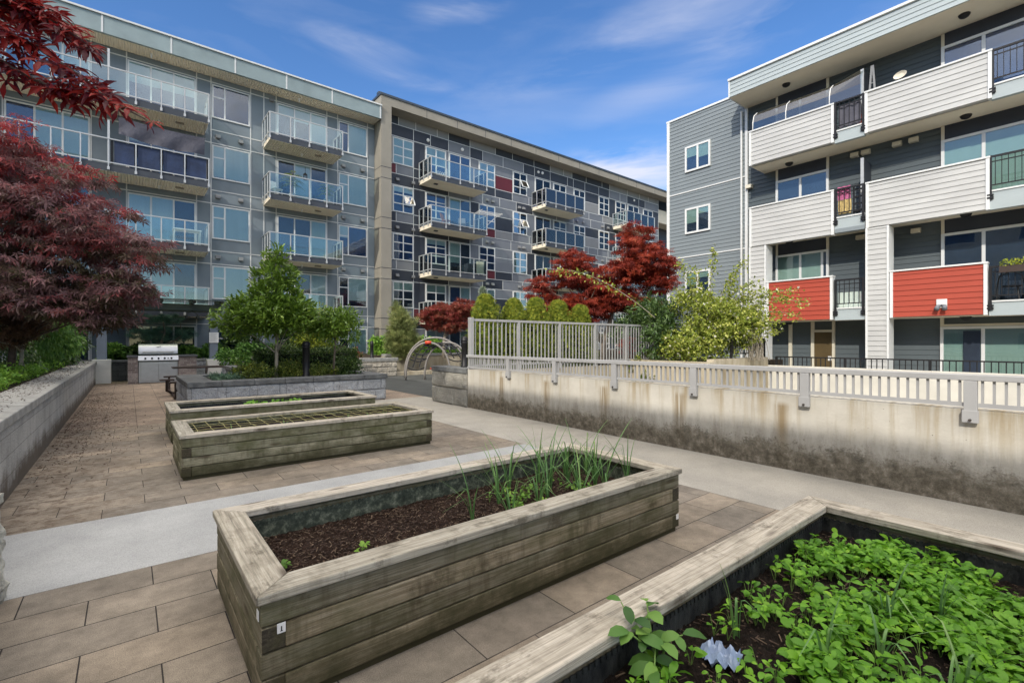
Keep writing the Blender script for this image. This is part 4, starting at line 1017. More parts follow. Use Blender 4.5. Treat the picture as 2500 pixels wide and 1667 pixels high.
# ------------------------------------------------------------------ bollards
def bollard(loc, h, r, label):
    b = MB(); b.lathe(loc, [(r*1.25,0),(r*1.25,.03),(r,.05),(r,h-.17),(r*1.12,h-.165),(r*1.12,h-.145),(r*.92,h-.14),(r*.92,h-.12),(r*1.12,h-.115),(r*1.12,h-.095),(r*1.05,h-.09),(r*1.05,h-.05),(r*.8,h-.015),(r*.3,h)], 18)
    return b.build('bollard', M['black'], smooth=True, label=label, cat='bollard')
bollard((3.45,12.45,.58), .93, .085, 'black bollard rising from the stone planter beside the magnolia trunk')
bollard((6.30,9.62,.885), .74, .075, 'black bollard on the stone wall end beside the tall fence')
bollard((8.05,19.45,.80), .72, .07, 'black bollard on the retaining wall nearest the grey building corner')
bollard((9.6,20.8,.92), .68, .07, 'black bollard in front of the sunlit laurel hedge')
# ------------------------------------------------------------------ climbing arch net
M['archm'] = mk('grey_brown_tube', (.22,.205,.19), .5, 6, .15, 60, .1)
cl = thing('climbing_frame', (9.6, 17, 0), 'grey arched climbing frame with rope net on the play surface', 'climbing frame')
def arch(p, q, h, r=.055, n=24):
    p = Vector(p); q = Vector(q); pts = []
    for k in range(n+1):
        t = math.pi*k/n; c = (p+q)/2-(q-p)/2*math.cos(t); pts.append((c.x, c.y, h*math.sin(t)**.8)); 
    return pts
AR = [arch((8.39,16.96,0),(9.75,15.87,0),1.46), arch((9.08,16.73,0),(10.5,15.6,0),1.46), arch((9.0,18.3,0),(11.0,16.7,0),1.66)]
for a in AR:
    b = MB(); b.tube(a, .04, 10); b.build('arch', M['archm'], cl, smooth=True)
ropes = MB(); 
def rope(p, q, sag):
    p = Vector(p); q = Vector(q)
    ropes.tube([tuple(p+(q-p)*k/8-Vector((0,0,sag*math.sin(math.pi*k/8)))) for k in range(9)], .024, 6)
for i in (2,4,6,8,10,13,16,18,20,22):
    rope(AR[0][i], AR[1][i], .12)
    if i % 4 == 0 or i == 10: rope(AR[1][i], AR[2][i], .1)
for s in (.33,.66):
    for i in range(2, 20, 3):
        a = Vector(AR[0][i])*(1-s)+Vector(AR[1][i])*s; c = Vector(AR[0][i+3])*(1-s)+Vector(AR[1][i+3])*s; rope(a, c, 0)
ropes.build('rope_net', M['rope'], cl)
b = MB(); b.tube([Vector(AR[0][11])+Vector((0,0,0)), AR[0][12], AR[0][13]], .07, 10); b.build('coupling', M['redplastic'], cl, smooth=True)
b = MB(); b.lathe((9.5,16.7,.42), [(.05,-.04),(.17,-.03),(.17,.03),(.05,.04)], 14); b.tube([(9.5,16.7,.42),(9.5,16.7,.0)], .02, 6); b.build('step_disc', M['redplastic'], cl, smooth=True)
# ------------------------------------------------------------------ foliage
def T_oval(w=.27, fold=.07, droop=.08):
    v = [(0,0,0),(.35,w,fold),(.75,w*.72,fold*.7-droop*.4),(1,0,-droop),(.75,-w*.72,fold*.7-droop*.4),(.35,-w,fold),(.5,0,0)]
    return np.array(v), [(0,6,2,1),(6,3,2),(0,5,4,6),(6,4,3)]
def T_diamond(w=.3, fold=.08):
    return np.array([(0,0,0),(.45,w,fold),(1,0,-.05),(.45,-w,fold)]), [(0,2,1),(0,3,2)]
def T_star(k=5, w=.12, spread=125, droop=.18):
    v = [(0,0,0)]; f = []
    for i in range(k):
        a = math.radians(-spread+2*spread*i/(k-1)); L = 1-.45*abs(i-(k-1)/2)/((k-1)/2)
        c, s = math.cos(a), math.sin(a); b = len(v)
        m = .48*L
        v += [(c*m-s*w*L, s*m+c*w*L, -.02), (c*L, s*L, -droop*L), (c*m+s*w*L, s*m-c*w*L, -.02)]
        f.append((0, b+2, b+1, b))
    return np.array(v), f
def T_maple():
    """large five lobed leaf, each lobe a folded spear with a few points"""
    v = [(0,0,0)]; f = []
    for a, L in ((-118,.52),(-62,.85),(0,1.),(62,.85),(118,.52)):
        t = math.radians(a); c, s = math.cos(t), math.sin(t); b = len(v)
        for (x, y, z) in ((.30,.085,.015),(.58,.135,.02),(.82,.06,-.03),(1,0,-.12),(.82,-.06,-.03),(.58,-.135,.02),(.30,-.085,.015),(.55,0,-.02)):
            x *= L; y *= L; v.append((c*x-s*y, s*x+c*y, z-.18*x*x))
        f += [(0,b+7,b+1,b),(b+7,b+3,b+2,b+1),(0,b+6,b+5,b+7),(b+7,b+5,b+4,b+3)]
    return np.array(v), f
def T_spray(k=5, w=.05, spread=70):
    v = []; f = []
    for i in range(k):
        a = math.radians(-spread+2*spread*i/(k-1)); L = 1-.25*abs(i-(k-1)/2)/((k-1)/2); c, s = math.cos(a), math.sin(a); b = len(v)
        z = .12*math.sin(i*2.4)
        v += [(0,0,0),(c*L*.5-s*w, s*L*.5+c*w, z*.5+.02),(c*L,s*L,z),(c*L*.5+s*w, s*L*.5-c*w, z*.5+.02)]
        f.append((b,b+3,b+2,b+1))
    return np.array(v), f
def leaf_object(name, tmpl, P, D, N, S, mat, parent=None, rnd=None, smooth=False, **kw):
    tv, tf = tmpl; n = len(P); K = len(tv)
    D = D/np.maximum(np.linalg.norm(D,axis=1,keepdims=True),1e-6)
    Yv = np.cross(N, D); Yv /= np.maximum(np.linalg.norm(Yv,axis=1,keepdims=True),1e-6); Zv = np.cross(D, Yv)
    S = np.broadcast_to(S, (n,))
    V = P[:,None,:] + S[:,None,None]*(tv[None,:,0,None]*D[:,None,:]+tv[None,:,1,None]*Yv[:,None,:]+tv[None,:,2,None]*Zv[:,None,:])
    off = np.array(WL.get(parent.name,(0,0,0))) if parent else np.zeros(3)
    V = (V-off).reshape(-1,3)
    loops = np.concatenate([np.array(f) for f in tf]); tot = np.array([len(f) for f in tf]); L = len(loops)
    LI = (loops[None,:]+(np.arange(n)*K)[:,None]).reshape(-1)
    LT = np.tile(tot, n); LS = np.concatenate([[0],np.cumsum(LT)[:-1]])
    me = bpy.data.meshes.new(name); me.vertices.add(n*K); me.vertices.foreach_set('co', V.astype(np.float32).ravel())
    me.loops.add(len(LI)); me.loops.foreach_set('vertex_index', LI.astype(np.int32))
    me.polygons.add(len(LT)); me.polygons.foreach_set('loop_start', LS.astype(np.int32)); me.polygons.foreach_set('loop_total', LT.astype(np.int32))
    if smooth: me.polygons.foreach_set('use_smooth', np.ones(len(LT), bool))
    me.update(calc_edges=True)
    if rnd is None: rnd = NR.random(n)
    a = me.attributes.new('rnd', 'FLOAT', 'POINT'); a.data.foreach_set('value', np.repeat(np.clip(rnd,0,1),K).astype(np.float32))
    me.materials.append(mat)
    o = bpy.data.objects.new(name, me); COL.objects.link(o)
    if parent: o.parent = parent
    WL[o.name] = tuple(off); tag(o, **kw); return o
def unit(n):
    v = NR.normal(size=(n,3)); return v/np.linalg.norm(v,axis=1,keepdims=True)
def crown_points(lobes, nclump, per, cr, flat=1., shell=.55, gap=None):
    """clump centres spread through the lobes' volume, then leaves round each clump"""
    w = np.array([l[6] if len(l) > 6 else l[3]*l[4]*l[5] for l in lobes]); w = w/w.sum()
    C = []; 
    pick = NR.choice(len(lobes), nclump, p=w)
    u = unit(nclump); r = shell+(1-shell)*NR.random(nclump)**.7
    r = np.where(NR.random(nclump) < .25, NR.random(nclump)**.5*shell, r)
    L = np.array([l[:6] for l in lobes])[pick]
    C = L[:,:3]+u*r[:,None]*L[:,3:6]
    cen = L[:,:3]
    P = np.repeat(C, per, 0); n = len(P)
    q = unit(n)*(NR.random(n)**.45)[:,None]*cr*(NR.uniform(.6,1.25,nclump).repeat(per))[:,None]
    q[:,2] *= flat
    out = np.repeat(C-cen, per, 0); out /= np.maximum(np.linalg.norm(out,axis=1,keepdims=True),1e-6)
    crnd = np.repeat(NR.random(nclump), per)
    return P+q, out, q, crnd, C
def tree(name, label, cat, base, lobes, nclump, per, cr, size, tmpl, leaf, bark, trunk, flat=1., shell=.55, droop=.2, up=.8, group=None, nbr=14, br=.02, fork=.4, outw=.6, rvar=.5, stems=None, crown_name='crown', smooth=False, zred=0):
    o = thing(name, base, label, cat, group)
    P, out, q, crnd, C = crown_points(lobes, nclump, per, cr, flat, shell)
    n = len(P)
    D = out*outw + unit(n)*.7; D[:,2] -= droop
    Nn = unit(n)*.55; Nn[:,2] += up
    rnd = crnd*(1-rvar)+NR.random(n)*rvar
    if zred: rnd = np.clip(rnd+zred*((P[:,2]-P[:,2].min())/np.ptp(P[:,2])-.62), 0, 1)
    leaf_object(crown_name, tmpl, P, D, Nn, size*NR.uniform(.65,1.25,n), leaf, o, rnd, smooth)
    if trunk:
        b = MB(); paths = trunk if isinstance(trunk[0], list) else [trunk]
        alln = []
        for pth in paths:
            pts = [Vector(p[:3]) for p in pth]; b.tube(pts, [p[3] for p in pth], 9); alln += [(Vector(p[:3]), p[3]) for p in pth[1:]]
        idx = NR.choice(len(C), min(nbr, len(C)), replace=False)
        for i in idx:
            c = Vector(C[i]); a, r0 = min(alln, key=lambda t: (t[0]-c).length+ (2 if t[0].z > c.z+.15 else 0))
            mid = a.lerp(c, .5)+Vector((R.uniform(-.1,.1),R.uniform(-.1,.1),R.uniform(0,.18)))*(c-a).length*.6
            b.tube([a, a.lerp(mid,.5)+Vector((0,0,.02)), mid, c], [min(r0*.7,br*1.6), br*1.1, br*.8, br*.25], 6)
        b.build('trunk', bark, o, smooth=True)
    return o
STAR = T_star(); OV = T_oval(); DI = T_diamond(); SPR = T_spray(); MAP = T_maple(); SLIM = T_oval(.17,.05,.14); NEED = T_spray(7,.012,55)
# big purple maple on the left
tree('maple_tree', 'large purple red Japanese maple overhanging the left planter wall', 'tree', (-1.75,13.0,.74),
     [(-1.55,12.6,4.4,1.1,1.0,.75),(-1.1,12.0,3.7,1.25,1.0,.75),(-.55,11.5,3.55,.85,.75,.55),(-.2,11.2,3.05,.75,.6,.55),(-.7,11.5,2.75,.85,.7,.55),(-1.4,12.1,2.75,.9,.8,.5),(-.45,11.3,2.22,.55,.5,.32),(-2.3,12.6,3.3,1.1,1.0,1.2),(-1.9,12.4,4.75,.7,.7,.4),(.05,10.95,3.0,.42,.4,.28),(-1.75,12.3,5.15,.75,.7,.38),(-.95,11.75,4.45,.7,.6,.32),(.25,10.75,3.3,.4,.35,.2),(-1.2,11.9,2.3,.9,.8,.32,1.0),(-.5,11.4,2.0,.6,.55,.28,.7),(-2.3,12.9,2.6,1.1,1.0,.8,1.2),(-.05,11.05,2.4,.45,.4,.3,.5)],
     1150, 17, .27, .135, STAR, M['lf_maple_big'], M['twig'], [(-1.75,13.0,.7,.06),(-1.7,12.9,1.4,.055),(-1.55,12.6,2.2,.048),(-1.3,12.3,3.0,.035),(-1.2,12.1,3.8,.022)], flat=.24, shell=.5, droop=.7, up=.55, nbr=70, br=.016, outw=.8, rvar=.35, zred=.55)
# close branch hanging into the top left corner
def close_branch():
    o = thing('maple_tree', (-1.75,1.5,.74), 'crimson maple whose near branch hangs into the top left corner', 'tree')
    b = MB()
    b.tube([(-1.75,1.5,.7),(-1.72,1.52,1.3),(-1.5,1.6,1.9),(-1.1,1.72,2.25),(-.7,1.8,2.36),(-.42,1.80,2.37)], [.06,.055,.04,.025,.014,.009], 9)
    main = [[(-.42,1.80,2.37),(-.30,1.80,2.33),(-.2,1.76,2.28),(-.10,1.69,2.20),(-.04,1.63,2.13),(.035,1.58,2.085)],
            [(-.42,1.80,2.37),(-.3,1.83,2.39),(-.2,1.78,2.37),(-.14,1.74,2.34),(-.09,1.69,2.29)],
            [(-.42,1.80,2.37),(-.32,1.82,2.28),(-.24,1.80,2.22),(-.16,1.74,2.17),(-.11,1.70,2.15)],
            [(-.3,1.83,2.39),(-.22,1.80,2.40),(-.15,1.75,2.38)]]
    P=[];D=[];N=[];S=[]
    for path in main:
        b.tube(path, [.007]+[.004]*(len(path)-2)+[.0012], 6)
        for i in range(len(path)-1):
            a = Vector(path[i]); c = Vector(path[i+1]); last = i == len(path)-2
            for k in range(22 if not (last and path is main[0]) else 8):
                t = R.random(); p = a.lerp(c, t)
                if path is main[0] and i == 4 and R.random() < .4: continue
                d = (c-a).normalized()+Vector((R.gauss(0,.8),R.gauss(0,.8),R.gauss(-.25,.35)))
                d.normalize(); st = p+d*R.uniform(.008,.045)
                P.append(tuple(st)); D.append(tuple(d)); N.append((R.gauss(-.15,.45),R.gauss(-.55,.45),R.gauss(.75,.35))); S.append(R.uniform(.032,.062))
    # the single large leaf and the small tuft at the tip
    P.append((-.055,1.645,2.15)); D.append((.05,-.1,-1)); N.append((-.4,-1,.25)); S.append(.068)
    leaf_object('crown', MAP, np.array(P), np.array(D), np.array(N), np.array(S), M['lf_branch'], o, smooth=True)
    b.build('trunk', M['twig'], o, smooth=True)
close_branch()
# shrubs in the left planter
tree('shrub', 'dark leafy shrub in the left planter, beneath the big maple', 'shrub', (-1.9,14.4,.74), [(-2.2,14.2,1.35,.9,.8,.75),(-2.9,13.2,1.5,1.0,1.0,.9)], 230, 26, .22, .11, SLIM, M['lf_dark'], M['bark'], None, droop=.5)
tree('shrub', 'brown leaved low maple shrub on a pale stem under the big maple', 'shrub', (-1.60,12.9,.74), [(-1.55,12.9,1.85,.5,.5,.32),(-1.75,12.7,1.65,.4,.5,.25)], 110, 26, .18, .07, STAR, m_leaf('brown_leaf', [(0,(.03,.018,.010)),(.6,(.075,.04,.022)),(1,(.12,.06,.03))], .2), M['bark_lt'], [(-1.60,12.9,.7,.035),(-1.58,12.9,1.3,.03),(-1.55,12.9,1.7,.02)], flat=.5, droop=.5)
tree('shrub', 'mid green drooping shrub behind the left wall, near the maple trunk', 'shrub', (-1.35,15.5,.74), [(-1.45,15.4,1.75,.55,.7,.6),(-1.5,16.6,1.7,.55,.8,.75)], 150, 26, .22, .12, SLIM, M['lf_mid'], M['bark'], None, droop=.6)
tree('shrub', 'dark evergreen shrub at the far end of the left planter', 'shrub', (-1.5,19.0,.74), [(-1.6,19.0,1.5,.6,1.4,.7),(-1.7,20.8,1.6,.6,.9,.8)], 190, 26, .24, .12, SLIM, M['lf_dark'], M['bark'], None, droop=.4)
tree('shrub', 'fresh bright green shrub poking in at the left edge of the photo', 'shrub', (-1.75,6.9,.74), [(-1.62,6.75,1.85,.36,.5,.25),(-1.75,6.9,1.5,.4,.5,.45),(-1.5,6.6,1.62,.2,.2,.1)], 60, 20, .15, .085, T_oval(.3,.05,.15), M['lf_mid'], M['twig'], [(-1.75,6.9,.7,.02),(-1.72,6.88,1.2,.015),(-1.65,6.8,1.7,.008)], droop=.4, nbr=10, br=.006)
def cover(name, label, cat, region, n, size, tmpl, leaf, hz, stuff=True, parent=None, bumps=5, up=.9):
    """low mounded planting: many small leaves over a rectangle (x0,y0,x1,y1,z)"""
    x0,y0,x1,y1,z = region
    nc = max(10, n//28); cx = NR.uniform(x0,x1,nc); cy = NR.uniform(y0,y1,nc); ch = hz*(.55+.45*np.sin(cx*bumps+cy*bumps*.7)**2)*NR.uniform(.7,1.1,nc)
    per = n//nc; k = nc*per
    P = np.stack([cx.repeat(per),cy.repeat(per),z+ch.repeat(per)*NR.random(k)**.45],1)+NR.normal(0,.05,(k,3))*[1,1,.5]
    D = unit(k)*.8; D[:,2] += .25; N = unit(k)*.5; N[:,2] += up
    return leaf_object(name, tmpl, P, D, N, size*NR.uniform(.6,1.3,k), leaf, parent, cx.repeat(per)*0+np.repeat(NR.random(nc),per)*.5+NR.random(k)*.5, label=label, cat=cat, kind='stuff' if stuff else None)
cover('ground_cover', 'bright green low ground cover spilling towards the left planter wall', 'ground cover', (-2.3,6.0,-1.42,21.5,.74), 15000, .055, OV, M['lf_bright'], .33)
# dry litter on the wall cap and paving
lit = MB(); rg = random.Random(9)
for k in range(4200):
    u = rg.random()
    if u < .4: x = -1.36+.42*rg.random()**1.6; y = 4.5+17*rg.random(); z = .808
    else: x = -.86+abs(rg.gauss(0,.42)); y = 6.5+13*rg.betavariate(2,2.4); z = .004
    a = rg.uniform(0,6.28); L = rg.uniform(.005,.020); c, s = math.cos(a)*L, math.sin(a)*L
    lit.poly([(x-c,y-s,z),(x+s*.4,y-c*.4,z+rg.uniform(.003,.012)),(x+c,y+s,z+.002),(x-s*.4,y+c*.4,z+rg.uniform(.002,.008))])
lit.build('leaf_litter', m_leaf('dry_leaf_litter', [(0,(.06,.03,.02)),(1,(.06,.03,.02))], .1), label='dry brown leaf litter scattered along the left planter wall', cat='leaf litter', kind='stuff')
# magnolia
tree('magnolia_tree', 'young magnolia with broad glossy leaves standing in the stone planter', 'tree', (2.82,12.7,.58),
     [(2.82,12.7,3.45,.30,.30,.42),(2.82,12.7,2.95,.55,.55,.5),(2.78,12.75,2.35,.85,.8,.5),(2.25,13.0,2.25,.55,.5,.38),(1.98,13.2,1.95,.5,.5,.28),(2.7,12.7,1.98,.95,.8,.30),(3.25,12.4,2.15,.5,.5,.4),(3.05,12.5,1.95,.6,.5,.25)],
     520, 20, .17, .14, SLIM, M['lf_magnolia'], M['bark_lt'], [(2.82,12.7,.55,.045),(2.83,12.7,1.2,.040),(2.84,12.7,2.0,.033),(2.82,12.7,2.8,.022),(2.82,12.7,3.6,.010)], shell=.4, droop=-.15, up=.7, nbr=34, br=.013, outw=.8, rvar=.6)
tree('shrub', 'second glossy leaved bushy shrub to the right of the magnolia', 'shrub', (4.1,12.4,.58), [(4.05,12.2,1.92,.48,.45,.36),(4.35,12.1,2.02,.33,.33,.36),(3.9,12.4,1.78,.4,.35,.2),(4.42,12.0,1.72,.22,.22,.2)], 120, 20, .17, .125, SLIM, M['lf_magnolia'], M['bark'], [(4.1,12.4,.55,.03),(4.1,12.3,1.2,.025),(4.1,12.2,1.8,.015)], shell=.4, droop=-.1, nbr=14, br=.01)
tree('shrub', 'yellow leaved shrub glowing behind the magnolia', 'shrub', (4.5,15.3,.78), [(4.55,15.2,2.25,.42,.4,.42),(4.5,15.3,1.5,.7,.5,.55)], 110, 26, .18, .085, OV, M['lf_magnolia2'], M['bark'], [(4.5,15.3,.7,.03),(4.5,15.3,2.0,.015)], nbr=8, br=.01)
# clipped hedge: leaves on a box shell
def box_hedge(name, label, x0, y0, x1, y1, z0, z1, n, size, leaf, tmpl=OV, j=.05):
    o = thing(name, ((x0+x1)/2,(y0+y1)/2,z0), label, 'hedge')
    f = NR.integers(0,5,n); a = NR.random(n); c = NR.random(n)
    P = np.zeros((n,3)); Nn = np.zeros((n,3))
    for k,(px,py,pz,nn) in enumerate(((None,y0,0,(0,-1,0)),(None,y1,0,(0,1,0)),(x0,None,0,(-1,0,0)),(x1,None,0,(1,0,0)),(None,None,1,(0,0,1)))):
        m = f == k
        P[m,0] = x0+(x1-x0)*a[m] if px is None else px
        P[m,1] = (y0+(y1-y0)*(a[m] if px is not None else c[m])) if py is None else py
        P[m,2] = z1 if pz == 1 else z0+(z1-z0)*c[m]
        Nn[m] = nn
    P += NR.normal(0,j,(n,3))-Nn*.03
    P[:,2] += .03*np.sin(P[:,0]*5+P[:,1]*3)
    D = unit(n)+Nn*.6; D[:,2] += .3; N2 = Nn+unit(n)*.7
    leaf_object('foliage', tmpl, P, D, N2, size*NR.uniform(.6,1.25,n), leaf, o)
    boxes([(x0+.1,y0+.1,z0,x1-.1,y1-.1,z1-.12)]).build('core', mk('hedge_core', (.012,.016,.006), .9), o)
    return o
box_hedge('hedge', 'dark clipped box hedge behind the magnolia in the stone planter', 2.6, 13.45, 5.12, 14.25, .58, 1.28, 11000, .055, M['lf_hedge'], OV, .03)
box_hedge('hedge', 'right hand clipped dark hedge in the second stone planter', 3.4, 15.0, 5.35, 15.8, .76, 1.32, 6000, .06, M['lf_hedge'])
tree('shrub', 'red tipped shrub at the right end of the dark hedge', 'shrub', (5.4,14.3,.5), [(5.28,14.0,1.05,.16,.2,.28)], 26, 20, .09, .06, OV, m_leaf('red_tip_leaf', [(0,(.05,.08,.02)),(.5,(.10,.11,.03)),(.75,(.30,.06,.04)),(1,(.35,.09,.06))], .3), M['bark'], None)
def mound(label, x, y, z, r, h, n, size, leaf, tmpl=OV):
    return tree('shrub', label, 'shrub', (x,y,z), [(x,y,z+h*.45,r,r,h*.55)], max(20,n//22), 22, .11, size, tmpl, leaf, M['bark'], None, shell=.7, droop=0, up=.6)
mound('olive green boxwood mound left of the magnolia trunk', 2.28, 12.55, .58, .45, .38, 2200, .055, M['lf_boxwood'])
mound('rounded boxwood mound just right of the magnolia trunk', 3.15, 12.75, .58, .36, .42, 1700, .055, M['lf_boxwood'])
mound('low boxwood mound right of the black planter bollard', 3.85, 12.55, .58, .36, .30, 1500, .055, M['lf_boxwood'])
mound('dark boxwood filling the right corner of the stone planter', 4.6, 12.75, .58, .34, .50, 1900, .06, M['lf_hedge'])
cover('lavender', 'grey green lavender in the left corner of the stone planter', 'plant', (1.5,12.15,2.0,13.0,.58), 2200, .10, T_diamond(.06,.01), M['lf_lav'], .16, stuff=False)
# plants in front of building A
for i, (x, y, r, h, lab) in enumerate(((-.45,24.1,.42,.62,'broad leaved green shrub behind the dark wall, left of the barbecue'),(.35,24.2,.45,.60,'broad leaved green shrub directly behind the left brick counter'),(1.9,24.1,.40,.5,'broad leaved green shrub behind the right brick counter'),(2.75,24.0,.45,.62,'broad leaved green shrub left of the pergola sign post'))):
    mound(lab, x, y, .76, r, h, 1300, .16, M['lf_dark' if i in (1,) else 'lf_mid'], OV)
mound('tall dark green shrub right of the pergola sign post', 3.9, 24.2, .76, .7, 1.5, 2600, .15, M['lf_dark'])
mound('feathery light green shrub beyond the magnolia, by the retaining wall', 4.9, 23.9, .76, .5, .62, 1800, .12, M['lf_mid'], SPR)
mound('dark green filler shrub behind the yellow shrub', 6.2, 22.5, .84, .8, 1.5, 2600, .14, M['lf_dark'])
mound('mid green filler shrub behind the magnolia crown', 3.2, 19.5, .6, .8, .8, 2200, .12, M['lf_mid'])
# cloud pruned pine
tree('pine_tree', 'small cloud pruned pine with blue green needle pads behind the grill', 'tree', (1.1,23.9,.76),
     [(1.05,23.7,2.37,.75,.5,.22),(.9,23.9,1.75,.95,.5,.36),(1.75,23.8,1.75,.45,.4,.28)], 210, 16, .15, .17, NEED, M['lf_pine'], M['bark'], [[(1.1,23.9,.7,.07),(1.0,23.85,1.3,.06),(1.15,23.8,1.9,.045),(1.08,23.75,2.35,.02)],[(1.0,23.85,1.3,.045),(1.5,23.8,1.55,.035),(1.75,23.8,1.8,.02)]], flat=.5, shell=.5, droop=-.6, nbr=12, br=.015)
# cedars behind the fence: cones of upright sprays
def cedar(x, y, z0, h, r, label, leaf='lf_cedar', group='clipped cedars behind the tall fence', pw=.36, n=6500, size=.085, name='cedar_tree'):
    o = thing(name, (x,y,z0), label, 'tree', group)
    t = NR.random(n)**.8; rad = r*np.minimum(1,(1-t)**pw*1.15)*(1+.10*np.sin(t*23+x))*NR.uniform(.66,1.13,n); a = NR.uniform(0,2*np.pi,n)
    rad *= 1+.12*np.sin(a*5+t*9+x*3)+.10*np.sin(a*11+t*31)
    P = np.stack([x+rad*np.cos(a), y+rad*np.sin(a), z0+.05+t*(h-.05)],1)
    out = np.stack([np.cos(a),np.sin(a),np.zeros(n)],1)
    D = out*.55+unit(n)*.45; D[:,2] += .85; N = out+unit(n)*.6
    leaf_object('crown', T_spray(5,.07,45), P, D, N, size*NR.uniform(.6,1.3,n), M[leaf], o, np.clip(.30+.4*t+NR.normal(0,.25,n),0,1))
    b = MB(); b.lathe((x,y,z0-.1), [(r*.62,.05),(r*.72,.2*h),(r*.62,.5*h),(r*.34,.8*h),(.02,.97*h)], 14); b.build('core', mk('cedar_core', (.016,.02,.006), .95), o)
    b = MB(); b.tube([(x,y,z0-.3),(x,y,z0+h*.3)], [.05,.03], 8); b.build('trunk', M['bark'], o)
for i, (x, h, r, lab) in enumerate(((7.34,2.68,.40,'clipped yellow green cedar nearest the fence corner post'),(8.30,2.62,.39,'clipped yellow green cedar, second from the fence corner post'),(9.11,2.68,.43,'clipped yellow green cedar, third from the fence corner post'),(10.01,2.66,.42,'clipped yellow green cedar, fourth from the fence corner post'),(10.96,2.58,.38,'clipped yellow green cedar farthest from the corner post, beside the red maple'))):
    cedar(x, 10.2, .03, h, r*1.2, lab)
cedar(8.25, 11.6, .0, 3.05, .42, 'loose grey green spruce peeking up between the first two cedars', 'lf_spruce', None, .8, 2600, .13, 'spruce_tree')
tree('conifer', 'olive green conifer bush beside the climbing frame', 'tree', (9.85,20.3,.8), [(9.8,20.3,1.5,.75,.6,.65),(10.2,20.2,1.3,.6,.6,.6),(9.75,20.3,2.4,.5,.45,.6),(9.6,20.4,3.0,.28,.28,.4),(10.1,20.3,2.1,.5,.45,.5)], 330, 14, .2, .20, SPR, M['lf_conif'], M['bark'], [(9.85,20.3,.7,.06),(9.8,20.3,3.0,.02)], shell=.55, droop=-.5, up=.5, nbr=10)
# rusty small maple beyond the play area
tree('maple_tree', 'small rusty red maple on a pale trunk beyond the climbing frame', 'tree', (11.9,20.0,.84),
     [(11.9,20.0,2.75,1.1,1.0,.62),(12.9,19.8,3.1,.8,.8,.5),(11.3,20.1,2.55,.75,.7,.5),(12.3,20.0,2.3,1.0,.9,.35)], 330, 26, .24, .12, STAR, M['lf_maple_small'], M['bark_lt'], [(11.9,20.0,.7,.10),(11.92,20.0,1.5,.085),(12.0,20.0,2.2,.06),(12.2,20.0,2.8,.035)], flat=.5, droop=.4, nbr=22, br=.02)
# hedge and low plants in the sun beyond the play area
box_hedge('hedge', 'sunlit yellow green laurel hedge at the foot of the panel clad building', 9.5, 22.2, 12.9, 23.0, .84, 1.55, 5200, .14, M['lf_bright'], OV, .09)
cover('ground_cover', 'low yellow green planting on top of the sunlit retaining wall', 'ground cover', (9.3,21.1,15.5,22.2,.84), 4500, .10, OV, M['lf_bright'], .25)
gl = thing('glass_balustrade', (12, 24.6, .84), 'low frosted patio screen in front of the panel clad building', 'screen')
boxes([(11.7,24.58,.9,13.3,24.6,1.72)]).build('panel', M['blind'], gl); boxes([(11.66,24.56,.84,11.70,24.62,1.78),(13.30,24.56,.84,13.34,24.62,1.78),(11.7,24.56,1.73,13.3,24.62,1.78),(12.2,24.57,.88,12.23,24.61,1.73),(12.75,24.57,.88,12.78,24.61,1.73)]).build('frame', M['frame'], gl)
# big layered red maple, middle right
tree('maple_tree', 'bright red layered maple rising behind the tall fence', 'tree', (13.6,11.5,.3),
     [(14.55,10.75,5.15,.85,.85,.72),(14.9,10.45,4.35,1.15,1.0,.6),(14.2,11.0,4.05,1.0,.9,.5),(12.75,12.2,4.45,.7,.7,.45),(12.9,12.1,3.95,1.15,.95,.45),(13.3,11.75,3.55,.7,.7,.35),(15.2,10.2,3.75,.8,.8,.5),(11.9,12.9,3.45,.75,.6,.42),(12.75,12.2,2.85,1.35,1.0,.40),(13.8,11.35,2.95,.85,.8,.35),(12.4,12.5,2.35,1.2,1.0,.35),(13.0,11.9,2.5,1.1,.8,.35),(13.9,11.3,3.3,1.0,.9,.35),(14.5,10.8,2.9,.9,.8,.35),(13.4,11.6,2.9,1.2,.9,.3)],
     1150, 26, .26, .13, STAR, M['lf_maple_mid'], M['bark'], [[(13.6,11.5,.2,.12),(13.6,11.5,1.4,.10),(13.9,11.3,2.6,.07),(14.4,10.9,4.0,.045),(14.55,10.75,5.2,.02)],[(13.6,11.5,1.4,.08),(13.1,11.9,2.6,.06),(12.8,12.1,3.9,.03)]], flat=.26, shell=.55, droop=.5, up=1.0, nbr=50, br=.02, rvar=.4)
tree('shrub', 'dark green rhododendron bush below the bright red maple', 'shrub', (13.4,9.9,.3), [(13.2,9.7,1.75,.9,.7,.75),(13.6,9.4,2.3,.8,.7,.75),(12.6,8.4,2.1,.65,.6,.6),(12.4,8.3,1.4,.6,.5,.5)], 330, 22, .22, .14, SLIM, M['lf_dark'], M['bark'], None, droop=0)
tree('shrub', 'small crimson maple showing through the tall fence pickets', 'shrub', (12.4,9.5,0), [(12.45,9.5,1.35,.42,.2,.3),(12.6,9.5,1.0,.3,.2,.25)], 60, 20, .14, .085, STAR, M['lf_maple_mid'], M['twig'], None, flat=.5)
